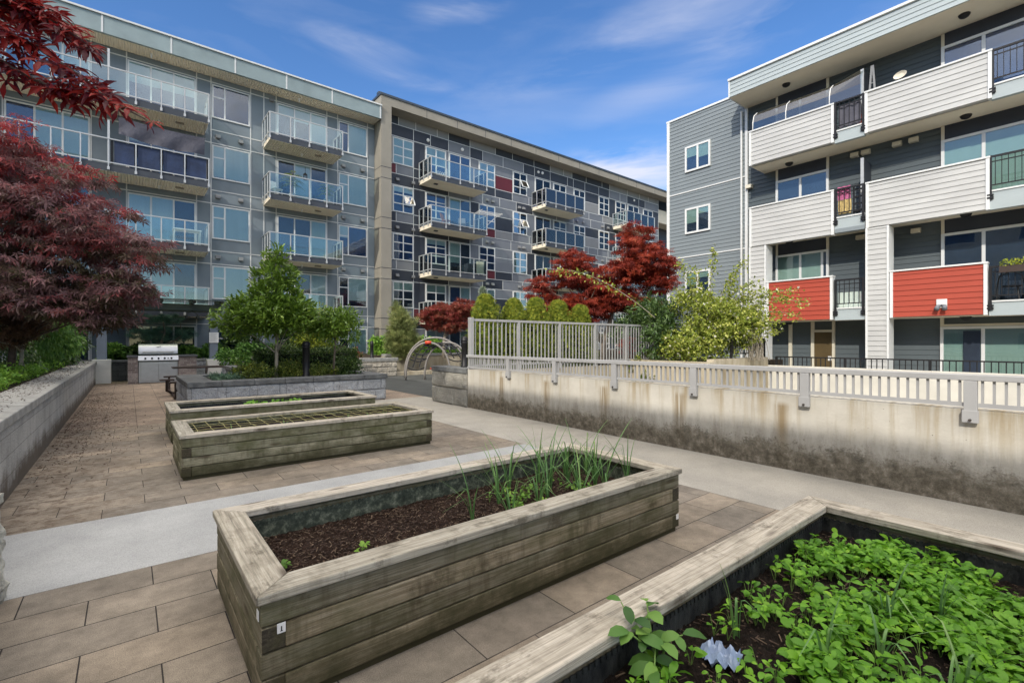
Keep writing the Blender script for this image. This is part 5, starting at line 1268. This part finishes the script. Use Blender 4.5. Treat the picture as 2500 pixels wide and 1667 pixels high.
# climbing rose spilling over the wall
def rose():
    o = thing('rose_bush', (13.3,7.2,.9), 'sprawling pale green rose bush with small cream flowers over the beige wall', 'rose bush')
    lob = [(12.9,7.4,1.45,.95,.9,.65),(13.3,7.0,2.1,1.0,.95,.7),(14.0,6.5,1.9,.8,.6,.6),(12.35,7.7,1.25,.5,.5,.45),(13.9,6.55,2.15,.6,.55,.5),(13.0,7.6,2.7,.65,.7,.4),(13.6,6.8,1.5,.5,.5,.4)]
    P, out, q, cr, C = crown_points(lob, 760, 24, .2, 1, .5)
    canes = []
    for e in ((14.0,6.2,3.2),(14.75,5.6,2.72),(15.0,5.4,2.2),(13.8,6.35,3.85),(13.05,6.95,4.15),(12.3,7.6,3.8),(14.6,5.75,2.05),(14.3,6.0,2.95),(14.9,5.45,2.95),(14.55,5.8,1.75),(9.5,9.9,3.55),(13.5,6.6,3.4),(14.2,6.1,2.5),(15.15,5.25,2.6),(12.6,7.3,3.6),(13.9,6.3,2.75)):
        a = Vector((R.uniform(12.9,13.6),R.uniform(6.8,7.5),R.uniform(1.6,2.3))); e = Vector(e)
        if e.x < 10: a = Vector((12.0,8.2,2.2))
        m = a.lerp(e,.6)+Vector((0,0,.35*(e-a).length*.6))
        pts = [a.lerp(m,t).lerp(m.lerp(e,t),t) for t in [k/9 for k in range(10)]]; canes.append(pts)
    ex = []
    for pts in canes:
        for k in range(len(pts)-1):
            for j in range(26 if k > 2 else 10): ex.append(tuple(pts[k].lerp(pts[k+1],R.random())+Vector((R.gauss(0,.07),R.gauss(0,.07),R.gauss(-.02,.075)))))
    ex = np.array(ex); P = np.concatenate([P,ex]); n = len(P)
    D = unit(n); D[:,2] -= .1; N = unit(n)*.6; N[:,2] += .7
    leaf_object('foliage', OV, P, D, N, .085*NR.uniform(.6,1.3,n), M['lf_rose'], o)
    b = MB()
    for pts in canes: b.tube(pts, [.012]*4+[.008]*4+[.004,.002], 5)
    for k in range(60):
        x = R.uniform(13.9,14.7); y = R.uniform(6.1,6.6); b.tube([(x,y,.95),(x+R.uniform(-.15,.1),y+R.uniform(-.1,.1),1.4),(x+R.uniform(-.35,.1),y+.1,1.9)], [.009,.008,.005], 5)
    b.build('cane', M['bark_lt'], o)
    k = NR.choice(n, 520, replace=False); Pf = P[k]+unit(520)*.05+np.array([-.06,-.05,.02])
    leaf_object('flower', T_star(5,.26,144,-.1), Pf, unit(520)+np.array([-.5,-.4,.3]), unit(520)*.6+np.array([-.5,-.5,.5]), .055*NR.uniform(.7,1.2,520), M['petal'], o, kind='stuff')
rose()
mound('dark shrub at the foot of the rose bush', 12.2, 8.6, .1, .55, 1.0, 1500, .09, M['lf_boxwood'])
# ------------------------------------------------------------------ plants in the beds
def blade_plant(base, label, n, hmin, hmax, cat='plant', group=None, lean=.5, w=.007, name='onion_plant', kind=None):
    P = []; F = []; RN = []; o = thing(name, base, label, cat, group)
    V = []; 
    for i in range(n):
        a = R.uniform(0,6.28); h = R.uniform(hmin,hmax); l = R.uniform(.08,lean)*h; bend = R.uniform(0,.5)
        K = 9; b0 = len(V); rn = R.random()
        kink = R.uniform(.5,.85) if R.random() < .55 else 2
        pts = []
        for k in range(K+1):
            t = k/K; r = l*t*t+.01; z = h*t-bend*h*.35*t**3
            if t > kink: z -= (t-kink)*h*1.5; r += (t-kink)*h*.55
            pts.append(Vector((math.cos(a)*r, math.sin(a)*r, max(.01,z))))
        s = Vector((-math.sin(a), math.cos(a), 0))
        for k, p in enumerate(pts):
            t = k/K; ww = w*(1-.92*t**1.5)+.0006
            for e in (s*ww, Vector((math.cos(a),math.sin(a),.3))*ww*.5, -s*ww): V.append(p+e); RN.append(min(1,max(0,rn*.6+.35*t)))
        for k in range(K):
            q = b0+3*k; F += [(q,q+3,q+4,q+1),(q+1,q+4,q+5,q+2)]
    me = bpy.data.meshes.new('blades'); me.from_pydata([tuple(v) for v in V],[],F); me.polygons.foreach_set('use_smooth',[True]*len(F))
    at = me.attributes.new('rnd','FLOAT','POINT'); at.data.foreach_set('value', RN); me.materials.append(M['lf_onion'])
    c = bpy.data.objects.new('blades', me); COL.objects.link(c); c.parent = o
    return o
rg = random.Random(21)
spots = [(1.78,2.62),(1.93,2.40),(2.12,2.78),(2.28,2.52),(2.35,2.95),(2.50,2.66),(2.55,2.36),(2.70,2.98),(2.78,2.60),(2.88,2.82),(2.95,2.48),(3.05,3.02),(3.10,2.72),(3.16,2.42),(3.20,2.90),(2.66,2.80),(3.0,2.62)]
for i, (x, y) in enumerate(spots):
    blade_plant((x,y,.30), 'tall thin green onion plant growing in the dark compost of the middle bed', rg.randint(6,10), .26, .60, 'onion plant', 'onion plants in the middle bed', .85, .0066)
def seedling_mesh(seed, n, size, spread, h):
    rg = np.random.default_rng(seed); P=[];D=[];N=[];S=[]
    for i in range(n):
        a = rg.uniform(0,6.28); r = spread*rg.random()**.6
        P.append((math.cos(a)*r*.5, math.sin(a)*r*.5, h*rg.uniform(.45,1.))); D.append((math.cos(a),math.sin(a),rg.uniform(-.35,.85))); N.append((rg.normal(0,.45),rg.normal(0,.45),1)); S.append(size*rg.choice((.55,.8,1.,1.,1.3)))
    return np.array(P),np.array(D),np.array(N),np.array(S)
def salad(name, label, cat, pts, soilz, size, spread, h, n, leaf, kind=None, parent=None):
    P=[];D=[];N=[];S=[]; st = MB(); RN = []
    for k,(x,y) in enumerate(pts):
        p,d,nn,s = seedling_mesh(k*7+3, n, size, spread, h*R.uniform(.75,1.25)); p = p+np.array([x,y,soilz]); P.append(p);D.append(d);N.append(nn);S.append(s)
        RN.append(np.full(len(p), R.random()*.55)+NR.random(len(p))*.45)
        for q in p[::2]: st.tube([(x,y,soilz-.005),tuple(q)], [.0016,.001], 4, cap=False)
    P=np.concatenate(P);D=np.concatenate(D);N=np.concatenate(N);S=np.concatenate(S)
    o = thing(name, (float(P[:,0].mean()),float(P[:,1].mean()),soilz), label, cat)
    tag(o, kind=kind)
    leaf_object('leaves', T_salad, P, D, N, S, M[leaf], o, np.concatenate(RN), smooth=True)
    st.build('stalks', M['lf_stalk'], o); return o
M['lf_stalk'] = mk('pale_stalk', (.16,.26,.06), .6, 20, .2, 60, 0)
def _salad():
    xs = [0,.22,.5,.78,1.]; ws = [.02,.20,.30,.21,.0]; v=[];f=[]
    for i,(x,w) in enumerate(zip(xs,ws)):
        z = .10*math.sin(x*3.0)-.22*x*x
        for s,c in ((1,.05),(0,0),(-1,.05)): v.append((x, s*w*(1+.08*((i%2)*2-1)), z+c*abs(s)*w*4*.25))
    for i in range(4):
        b=i*3; f += [(b,b+1,b+4,b+3),(b+1,b+2,b+5,b+4)]
    return np.array(v), f
T_salad = _salad()
# dense seedlings: thick in the middle and right, thin towards the left rear
pts = []; rg = random.Random(5)
for k in range(2600):
    x = rg.uniform(1.05,3.30); y = rg.uniform(.02,1.03)
    dens = .95
    # bare soil in a strip by the rear plank on the left, and a few patches
    if y > .93 - max(0,(x-2.55))*.25 : dens = .10 if x < 2.75 else .75
    elif y > .70 and x < 2.5: dens = .16
    elif x < 1.75 and y > .55: dens = .25
    if math.sin(x*6.1+1.)*math.sin(y*8.3+x*2) > .42: dens *= .10
    if math.sin(x*13.1+2.)*math.sin(y*15.3-x*3) > .55: dens *= .2
    if x > 3.2: dens *= .4
    if rg.random() < dens: pts.append((x,y))
pts = pts[:1650]
salad('salad_greens', 'dense bright green salad seedlings filling the nearest wooden bed', 'salad greens', pts, .325, .038, .052, .078, 7, 'lf_salad', kind='stuff')
salad('salad_greens', 'small patch of lettuce in the farthest wooden bed', 'salad greens', [(1.9+rg.uniform(-.38,.5),8.95+rg.uniform(-.2,.25)) for k in range(70)], .37, .06, .08, .08, 6, 'lf_salad', kind='stuff')
salad('weed_patch', 'low green weeds among the onions in the middle bed', 'weeds', [(rg.uniform(2.1,2.95),rg.uniform(2.32,2.95)) for k in range(60)]+[(1.80+rg.uniform(-.1,.14),2.34+rg.uniform(-.06,.1)) for k in range(16)], .30, .034, .05, .06, 6, 'lf_bright', kind='stuff')
for (x, y, lab) in ((1.02,2.60,'tiny green seedling alone in the left of the middle bed'),(.62,2.66,'small weed at the left end of the middle bed by the cap board'),(1.95,2.28,'small weed by the front plank of the middle bed')):
    salad('seedling', lab, 'seedling', [(x,y),(x+.012,y+.01)], .30, .034, .03, .055, 5, 'lf_bright')
# potato plant leaning over the cap
def potato():
    o = thing('potato_plant', (1.45,.99,.33), 'broad leaved potato plant leaning over the cap of the nearest bed', 'potato plant')
    P=[];D=[];N=[];S=[]; b = MB()
    for (tx,ty,tz) in ((1.40,1.10,.55),(1.50,1.06,.53),(1.34,1.02,.50),(1.44,.96,.45),(1.53,.93,.46),(1.36,.93,.40)):
        b.tube([(1.45,.99,.32),((1.45+tx)/2,(.99+ty)/2,.45),(tx,ty,tz)], [.005,.004,.002], 6)
        for k in range(5):
            t = .45+.55*k/4; p = Vector((1.45,.99,.36)).lerp(Vector((tx,ty,tz)), t)+Vector((0,0,.03*math.sin(t*3)))
            a = R.uniform(0,6.28) if k < 4 else math.atan2(ty-.99,tx-1.45)
            P.append(tuple(p)); D.append((math.cos(a),math.sin(a),R.uniform(-.25,.25))); N.append((R.gauss(-.2,.25),R.gauss(-.1,.25),1)); S.append(R.uniform(.05,.095))
    leaf_object('leaves', T_salad, np.array(P), np.array(D), np.array(N), np.array(S), M['lf_mid'], o, smooth=True); b.build('stalks', M['lf_stalk'], o, smooth=True)
potato()
for (x,y,h,l) in ((1.86,.90,.34,.35),(1.93,.62,.30,.9),(2.13,.50,.30,.9),(2.42,.55,.34,.6),(2.12,.28,.33,.9),(1.62,.45,.30,.9),(2.0,.30,.28,1.0),(2.6,.42,.3,.8)):
    blade_plant((x,y,.325), 'thin green onion standing among the salad seedlings of the nearest bed', 4, h*.7, h, 'onion plant', 'onion plants in the nearest bed', l, .006)
# sparse sprouts under the net
for i, x in enumerate((.95,1.55,2.05,2.35,2.62,2.9)):
    blade_plant((x,6.42+.1*(i%2),.40), 'pale yellow green sprout poking through the string net', 5, .07, .14, 'sprout', 'sprouts under the string net', .9, .006, 'sprout')
# crumpled plastic bag
bm = MB(); n = 14; rg = random.Random(8); hts = [[.022+.016*math.sin(i*1.1+j*.5)+.012*math.sin(j*1.7-i*.6)+rg.uniform(0,.006) for j in range(n)] for i in range(n)]
for i in range(n):
    for j in range(n): bm.v.append((1.62+i*.0095+rg.uniform(-.003,.003), .80+j*.011+rg.uniform(-.003,.003), .335+hts[i][j]))
for i in range(n-1):
    for j in range(n-1):
        if (i-6.5)**2+(j-6.5)**2 < 46: bm.f.append((i*n+j,(i+1)*n+j,(i+1)*n+j+1,i*n+j+1)); bm.m.append(0)
bm.build('plastic_bag', M['plastic'], label='crumpled clear plastic bag lying on the soil of the nearest bed', cat='plastic bag')
# ------------------------------------------------------------------ things on the balconies
pv = thing('privacy_screen', (1.1, 24.06, 8.3), 'dark blue mesh privacy screen lining the railing of the third floor balcony', 'privacy screen')
xs = [-.52,.20,1.02,1.82,2.62]
for a, c in zip(xs[:-1], xs[1:]): boxes([(a+.09,24.045,8.42,c-.03,24.055,9.28)]).build('mesh_cloth', M['cloth_b'], pv)
for a in xs: boxes([(a-.02,24.04,8.36,a+.07,24.07,9.28)]).build('batten', M['black'], pv)
cl2 = MB(); nx, nz = 26, 9; P0, P1 = Vector((-.25,24.10,10.35)), Vector((2.55,24.10,10.10))
for j in range(nz+1):
    for i in range(nx+1):
        s = i/nx; t = j/nz
        x = -.30+2.85*s; z = (10.28-.06*s)*(1-t)+(9.56-.12*math.sin(s*3)+.10*(1-s))*t-.05*math.sin(math.pi*s)*(1-t)
        cl2.v.append((x, 24.14+.05*math.sin(s*17+t*3)*t+.12*t, z))
for j in range(nz):
    for i in range(nx): q=j*(nx+1)+i; cl2.f.append((q,q+1,q+nx+2,q+nx+1)); cl2.m.append(0)
sc_ = cl2.build('shade_cloth', M['cloth_g'], smooth=True, label='sagging grey shade cloth hung above the dark blue balcony screen', cat='shade cloth')
b = MB(); b.tube([(-.30,24.14,10.28),(-.30,24.14,10.80)], .012, 5); b.tube([(2.55,24.14,10.22),(2.55,24.14,10.80)], .012, 5); b.build('hanging_cord', M['black'], sc_)
def palm(x, y, z, h, nf, label, sz):
    o = thing('potted_palm', (x,y,z), label, 'potted plant', 'potted palms on the middle balcony')
    b = MB(); b.lathe((x,y,z), [(.11,0),(.15,.28),(.16,.30),(.13,.30)], 12); b.build('pot', M['white_pl'], o, smooth=True)
    b = MB(); b.tube([(x,y,z+.25),(x+.03,y,z+h*.6),(x,y,z+h)], [.03,.025,.02], 7); b.build('trunk', M['bark'], o)
    P=[];D=[];N=[];S=[]
    for k in range(nf):
        a = k*2.4; zz = z+h*(.55+.45*(k/nf)); pr = Vector((math.cos(a),math.sin(a),.5))
        pos = Vector((x,y,zz))
        for j in range(11):
            t = j/10; p = pos+pr*sz*t-Vector((0,0,sz*.75*t*t))
            for s in (-1,1):
                P.append(tuple(p)); d = Vector((math.cos(a+s*.9),math.sin(a+s*.9),-.35)); D.append(tuple(d)); N.append((0,0,1)); S.append(sz*.45*(1-.5*t))
    leaf_object('fronds', T_diamond(.09,.02), np.array(P), np.array(D), np.array(N), np.array(S), M['lf_palm'], o)
palm(6.15,24.5,8.30,1.35,16,'tall potted palm at the left of the middle balcony', .55)
palm(7.75,24.4,8.30,1.05,14,'shorter potted palm at the right of the middle balcony', .42)
ln = thing('lantern', (6.75,24.5,9.6), 'black lantern hanging above the middle balcony', 'lantern')
b = MB(); b.tube([(6.75,24.5,10.05),(6.75,24.5,9.72)], .01, 5); b.build('chain', M['black'], ln)
b = MB(); b.lathe((6.75,24.5,9.40), [(.07,0),(.10,.02),(.02,.04)], 6); b.lathe((6.75,24.5,9.66), [(.11,0),(.10,.02),(.03,.10)], 6)
for k in range(6): t=k*math.pi/3; b.tube([(6.75+.085*math.cos(t),24.5+.085*math.sin(t),9.41),(6.75+.085*math.cos(t),24.5+.085*math.sin(t),9.67)], .01, 5)
b.build('cage', M['black'], ln)
def chair(x, y, z, rz, label, m, group=None):
    o = thing('patio_chair', (x,y,z), label, 'chair', group); c, s = math.cos(rz), math.sin(rz)
    T = lambda a,b_,h: (x+a*c-b_*s, y+a*s+b_*c, z+h)
    b = MB(); b.hexa([T(-.22,-.22,.42),T(.22,-.22,.42),T(.22,.22,.42),T(-.22,.22,.42),T(-.22,-.22,.45),T(.22,-.22,.45),T(.22,.22,.45),T(-.22,.22,.45)]); b.build('seat', M[m], o)
    b = MB(); b.hexa([T(-.22,.20,.5),T(.22,.20,.5),T(.22,.23,.5),T(-.22,.23,.5),T(-.22,.30,.88),T(.22,.30,.88),T(.22,.33,.88),T(-.22,.33,.88)]); b.build('backrest', M[m], o)
    for a in (-.2,.2):
        for q in (-.2,.2): b = MB(); b.bar(T(a,q,0), T(a*.9,q*.9,.42), .03); b.build('leg', M[m], o)
chair(5.45,24.6,8.28,.4,'white chair behind the glass at the left of the palm balcony','white_pl')
chair(14.8,24.6,8.28,.6,'patterned folding chair on the second panel building balcony, left one','terracotta')
chair(16.0,24.7,8.28,-.5,'dark folding chair on the second panel building balcony, right one','p_mid')
chair(24.0,24.6,8.28,.2,'dark chair on the balcony below the blue glass one, left','p_dark'); chair(25.2,24.6,8.28,-.4,'dark chair on the balcony below the blue glass one, right','p_dark')
tb = thing('patio_table', (2.0,24.7,5.52), 'white patio table behind the glass of the left balcony', 'table')
boxes([(1.45,24.3,6.22,2.45,24.9,6.26)]).build('tabletop', M['white_pl'], tb)
for x in (1.5,2.4):
    for y in (24.35,24.85): boxes([(x-.02,y-.02,5.52,x+.02,y+.02,6.219)]).build('leg', M['white_pl'], tb)
rk = thing('drying_rack', (17.2,24.2,8.3), 'white drying rack sticking out over the balcony rail of the panel clad building', 'drying rack')
b = MB()
for k in range(5): b.tube([(16.5,24.0-.1*k,9.36+.02*k),(18.3,24.0-.1*k,9.40+.02*k)], .012, 5)
b.tube([(16.6,24.25,9.3),(16.6,23.4,9.46)], .015, 5); b.tube([(18.1,24.25,9.3),(18.1,23.4,9.46)], .015, 5); b.build('bars', M['white_pl'], rk)
b = MB(); b.tube([(16.6,24.2,8.3),(16.6,24.2,9.35)], .018, 5); b.tube([(18.1,24.2,9.3),(17.0,24.2,8.3)], .018, 5); b.build('leg', M['white_pl'], rk)
bk = MB(); bk.lathe((13.75,24.35,10.98), [(.3,0),(.3,.04)], 14)
gw = thing('metal_garden_screen', (14.5,24.8,11.04), 'ornate white metal panel leaning on the top panel building balcony', 'garden screen')
b = MB(); z = 11.1
b.tube([(14.15,24.6,z),(14.15,24.6,z+.75),(14.85,24.6,z+.75),(14.85,24.6,z)], .02, 6)
for k in range(4): b.tube([(14.25+.15*k+.06*math.cos(t*.6),24.6,z+.35+.12*math.sin(t*.6)) for t in range(11)], .012, 5)
b.build('scrollwork', M['white_pl'], gw)
pc = thing('pet_crate', (16.4,24.4,5.52), 'pale fabric panel and dark crate on the lower panel building balcony', 'crate')
boxes([(16.75,24.2,5.7,17.25,24.24,6.45)]).build('fabric_panel', M['beige_lt'], pc); boxes([(16.2,24.4,5.53,16.6,24.8,6.3)]).build('crate_body', M['p_dark'], pc, bevel=.02)
# building C balconies
ph = thing('plastic_greenhouse', (18, 6.5, 8.0), 'clear plastic sheet stretched on bent white hoops over the top left balcony', 'plastic cover')
b = MB(); hoops = []
for y in (7.85,6.75,5.45):
    pts = [(17.46,y,9.0),(17.47,y,9.35),(17.56,y,9.62),(17.8,y,9.8),(18.4,y,9.95)]; hoops.append(pts); b.tube(pts, .016, 6)
b.build('hoop', M['white_pl'], ph, smooth=True)
g = MB()
for h0, h1 in zip(hoops[:-1], hoops[1:]):
    for k in range(4): g.poly([h0[k],h1[k],h1[k+1],h0[k+1]])
h0 = hoops[2]; h1 = [(17.47,4.6,9.0),(17.48,4.6,9.4),(17.58,4.6,9.75),(17.8,4.6,10.0),(18.4,4.6,10.2)]
for k in range(4): g.poly([h0[k],h1[k],h1[k+1],h0[k+1]])
g.build('plastic_sheet', M['sheet'], ph)
la = thing('step_ladder', (17.75,4.35,8.0), 'pale aluminium step ladder folded against the top balcony', 'ladder')
b = MB(); b.bar((17.6,4.50,8.0),(17.85,4.43,10.0),.05,.03); b.bar((17.6,4.22,8.0),(17.85,4.40,10.0),.05,.03); b.build('rails', M['p_lt'], la)
b = MB()
for k in range(1,7): t=k/7; b.bar((17.6+.25*t,4.5-.07*t,8+2.0*t),(17.6+.25*t,4.22+.18*t,8+2.0*t),.03,.03)
b.build('rung', M['p_lt'], la)
sd = thing('satellite_dish', (17.9,3.72,9.0), 'small pale satellite dish above the top white balcony front', 'satellite dish')
b = MB(); n = 14
ring = lambda r, d: [(17.75+d+r*.25*math.cos(t*2*math.pi/n), 3.72+r*math.cos(t*2*math.pi/n), 9.38+r*.62*math.sin(t*2*math.pi/n)) for t in range(n)]
r0, r1 = ring(.17,0), ring(.09,.04)
for k in range(n): b.poly([r0[k],r0[(k+1)%n],r1[(k+1)%n],r1[k]])
b.poly(r1); b.build('dish', M['beige_lt'], sd); b = MB(); b.tube([(17.85,3.72,9.3),(17.95,3.72,8.9),(17.95,3.72,8.0)], .02, 6); b.build('mast', M['p_mid'], sd)
def hung(name, label, y0, y1, z0, z1, m, X=17.47, cat='cloth'):
    b = MB(); n=8; k=8
    for j in range(k+1):
        for i in range(n+1): b.v.append((X+.03*math.sin(i*1.9+j*.4), y0+(y1-y0)*i/n, z0+(z1-z0)*j/k))
    for j in range(k):
        for i in range(n): q=j*(n+1)+i; b.f.append((q,q+n+1,q+n+2,q+1)); b.m.append(0)
    return b.build(name, M[m], smooth=True, label=label, cat=cat)
hung('towel', 'pink towel hanging inside the middle left balcony railing', 4.88,5.22,5.95,6.36,'pink')
hung('towel', 'yellow patterned cloth below the pink towel on the balcony railing', 4.86,5.20,5.50,5.94,'yellow_c')
hung('tarpaulin', 'grey tarpaulin behind the top left balcony railing', 4.62,5.20,8.22,8.95,'cloth_g', 17.5,'tarpaulin')
boxes([(17.55,4.60,8.2,17.7,4.72,8.5)]).build('plastic_bottle', M['orange'], bevel=.02, label='small orange plastic container behind the top left railing', cat='container')
oc = thing('storage_rack', (17.7,4.7,5.25), 'black slatted storage rack beside the pink towel', 'rack')
boxes([(17.5,4.52,5.3,17.52,4.56,6.3),(17.5,4.78,5.3,17.52,4.82,6.3)]+[(17.5,4.56,5.5+.22*k,17.51,4.78,5.56+.22*k) for k in range(4)]).build('frame', M['black'], oc)
pb = thing('flower_box', (17.36,1.2,3.3), 'dark window box of yellow green flowers on the first floor railing', 'planter')
boxes([(17.25,.75,3.25,17.38,1.62,3.42)]).build('box', M['brownmetal'], pb)
n=260; P=np.stack([NR.uniform(17.24,17.4,n),NR.uniform(.75,1.62,n),NR.uniform(3.4,3.58,n)],1); Nn=unit(n); Nn[:,2]+=.6
leaf_object('foliage', OV, P, unit(n)+np.array([0,0,.4]), Nn, .06*NR.uniform(.7,1.2,n), M['lf_magnolia2'], pb)
bc = thing('bistro_chair', (17.9,1.45,2.5), 'black wrought iron bistro chair behind the first floor railing', 'chair')
b = MB(); b.tube([(17.8,1.72,2.5),(17.8,1.70,2.95),(17.75,1.66,3.2),(17.75,1.45,3.32),(17.75,1.25,3.2),(17.8,1.2,2.95),(17.8,1.18,2.5)], .016, 6); b.build('back_frame', M['black'], bc)
b = MB(); b.lathe((17.95,1.45,2.93), [(.2,0),(.2,.03)], 14); b.build('seat', M['black'], bc)
for dx in (.05,.3): b = MB(); b.tube([(17.8+dx,1.3,2.5),(17.85+dx,1.35,2.93)], .014, 6); b.build('leg', M['black'], bc)
boxes([(17.9,.9,2.95,18.3,1.15,3.0),(18.05,.98,2.5,18.12,1.06,2.95)]).build('bistro_table', M['terracotta'], label='small terracotta topped table beside the bistro chair', cat='table')
boxes([(17.6,4.58,2.75,17.66,4.66,2.98)]).build('box', M['white_pl'], label='small white box on the floor behind the first floor left railing', cat='box', bevel=.01)
b = MB(); b.lathe((17.7,4.9,2.4),[(.3,0),(.3,.02)],4)
boxes([(17.62,4.52,2.45,17.64,5.26,3.05)]).build('reflective_board', M['blind'], label='pale reflective board leaning behind the first floor left railing', cat='board')

# ------------------------------------------------------------------ camera, light, sky
cam = bpy.data.cameras.new('camera'); co = bpy.data.objects.new('camera', cam); COL.objects.link(co)
co.location = (0,0,1.5); co.rotation_euler = (math.radians(90),0,-math.atan(881/1091)) ; cam.sensor_width = 36; cam.lens = 36*1091/2352; cam.clip_end = 3000; cam.clip_start = .05
sc.camera = co
Ld = Vector((1.,.40,-.68)).normalized()
sun = bpy.data.lights.new('sun','SUN'); so = bpy.data.objects.new('sun', sun); COL.objects.link(so)
sun.energy = 2.0; sun.angle = math.radians(.38); sun.color = (1,.93,.82)
so.rotation_euler = Ld.to_track_quat('-Z','Y').to_euler(); so.location = (-20,-10,30)
el = math.asin(-Ld.z); az = math.atan2(-Ld.x, -Ld.y)
w = bpy.data.worlds.new('World'); sc.world = w; w.use_nodes = True; nt = w.node_tree; nt.nodes.clear()
o = nt.nodes.new('ShaderNodeOutputWorld'); bg = nt.nodes.new('ShaderNodeBackground'); nt.links.new(bg.outputs[0], o.inputs[0])
sky = nt.nodes.new('ShaderNodeTexSky'); sky.sky_type = 'NISHITA'; sky.sun_disc = False; sky.sun_elevation = el; sky.sun_rotation = az
sky.air_density = 1.0; sky.dust_density = .4; sky.ozone_density = 1.8; sky.altitude = 50
# thin high cloud streaks in the sky
tc = nt.nodes.new('ShaderNodeTexCoord'); mp = nt.nodes.new('ShaderNodeMapping'); nt.links.new(tc.outputs['Generated'], mp.inputs[0]); mp.inputs['Scale'].default_value = (1.3,1.3,6.5); mp.inputs['Rotation'].default_value = (.15,.1,.5)
n1 = nt.nodes.new('ShaderNodeTexNoise'); nt.links.new(mp.outputs[0], n1.inputs[0]); n1.inputs['Scale'].default_value = 2.3; n1.inputs['Detail'].default_value = 9; n1.inputs['Roughness'].default_value = .55; n1.inputs['Distortion'].default_value = .4
rp = nt.nodes.new('ShaderNodeValToRGB'); nt.links.new(n1.outputs['Fac'], rp.inputs[0]); rp.color_ramp.elements[0].position = .50; rp.color_ramp.elements[1].position = .80; rp.color_ramp.elements[1].color = (.55,.55,.55,1)
hs = nt.nodes.new('ShaderNodeHueSaturation'); hs.inputs['Saturation'].default_value = 1.26; hs.inputs['Value'].default_value = .84; hs.inputs['Hue'].default_value = .508; nt.links.new(sky.outputs[0], hs.inputs['Color'])
mx = nt.nodes.new('ShaderNodeMix'); mx.data_type = 'RGBA'; nt.links.new(hs.outputs[0], mx.inputs[6]); mx.inputs[7].default_value = (3.7,3.75,4.2,1)
# added fill light: unseen bright cloud cover overhead and behind the viewpoint
sx = nt.nodes.new('ShaderNodeSeparateXYZ'); nt.links.new(tc.outputs['Generated'], sx.inputs[0])
def wm(op, a, b=0., c=0., cl=False):
    m = nt.nodes.new('ShaderNodeMath'); m.operation = op; m.use_clamp = cl
    for i, v in enumerate((a, b, c)):
        if isinstance(v, (int, float)): m.inputs[i].default_value = v
        else: nt.links.new(v, m.inputs[i])
    return m.outputs[0]
AZ = wm('ARCTAN2', sx.outputs[0], sx.outputs[1]); EL = wm('ARCSINE', sx.outputs[2])
tot = wm('MULTIPLY', rp.outputs[0], .22)
# a few separate wisps and one low cloud: azimuth, elevation, half widths, density, lean
for az0, el0, wa, we, den, lean in ((.934,.340,.24,.060,1.2,.0),(.575,.608,.14,.028,.40,.1),(.377,.534,.14,.028,.30,-.1),(.95,.562,.40,.060,.34,.25),(1.12,.52,.34,.055,.30,.28),(.45,.495,.16,.022,.2,-.1)):
    da = wm('SUBTRACT', AZ, az0); de = wm('SUBTRACT', wm('SUBTRACT', EL, el0), wm('MULTIPLY', da, lean))
    e = wm('ADD', wm('POWER', wm('ABSOLUTE', wm('DIVIDE', da, wa)), 2.), wm('POWER', wm('ABSOLUTE', wm('DIVIDE', de, we)), 2.))
    k = wm('SUBTRACT', 1., e, 0., True)
    k = wm('MULTIPLY', wm('POWER', k, 1.6), wm('MULTIPLY_ADD', n1.outputs['Fac'], 4.2, -1.65, True))
    tot = wm('ADD', tot, wm('MULTIPLY', k, den))
nt.links.new(wm('MINIMUM', tot, .85), mx.inputs[0])
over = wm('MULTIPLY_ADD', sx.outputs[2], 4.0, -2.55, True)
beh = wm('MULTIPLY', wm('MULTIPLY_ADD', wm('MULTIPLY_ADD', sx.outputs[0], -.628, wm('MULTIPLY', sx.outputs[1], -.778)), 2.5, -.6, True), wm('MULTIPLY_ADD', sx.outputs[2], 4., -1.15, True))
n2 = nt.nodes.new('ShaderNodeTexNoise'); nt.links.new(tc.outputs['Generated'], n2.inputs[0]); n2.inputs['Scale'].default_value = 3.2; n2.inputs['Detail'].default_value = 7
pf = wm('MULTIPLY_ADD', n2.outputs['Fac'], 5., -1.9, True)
cf = wm('MULTIPLY', wm('MAXIMUM', over, beh), pf)  # mask of the added fill cloud, out of view
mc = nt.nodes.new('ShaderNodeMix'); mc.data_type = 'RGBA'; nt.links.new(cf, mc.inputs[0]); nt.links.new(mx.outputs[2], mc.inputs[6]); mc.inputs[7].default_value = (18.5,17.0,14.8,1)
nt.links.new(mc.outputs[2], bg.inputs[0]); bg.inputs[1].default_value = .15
vs = sc.view_settings; vs.view_transform = 'Standard'; vs.look = 'None'; vs.exposure = .68; vs.gamma = 1; vs.use_curve_mapping = False
sc.cycles.max_bounces = 7; sc.cycles.diffuse_bounces = 4; sc.cycles.glossy_bounces = 3; sc.cycles.transparent_max_bounces = 14; sc.cycles.transmission_bounces = 4
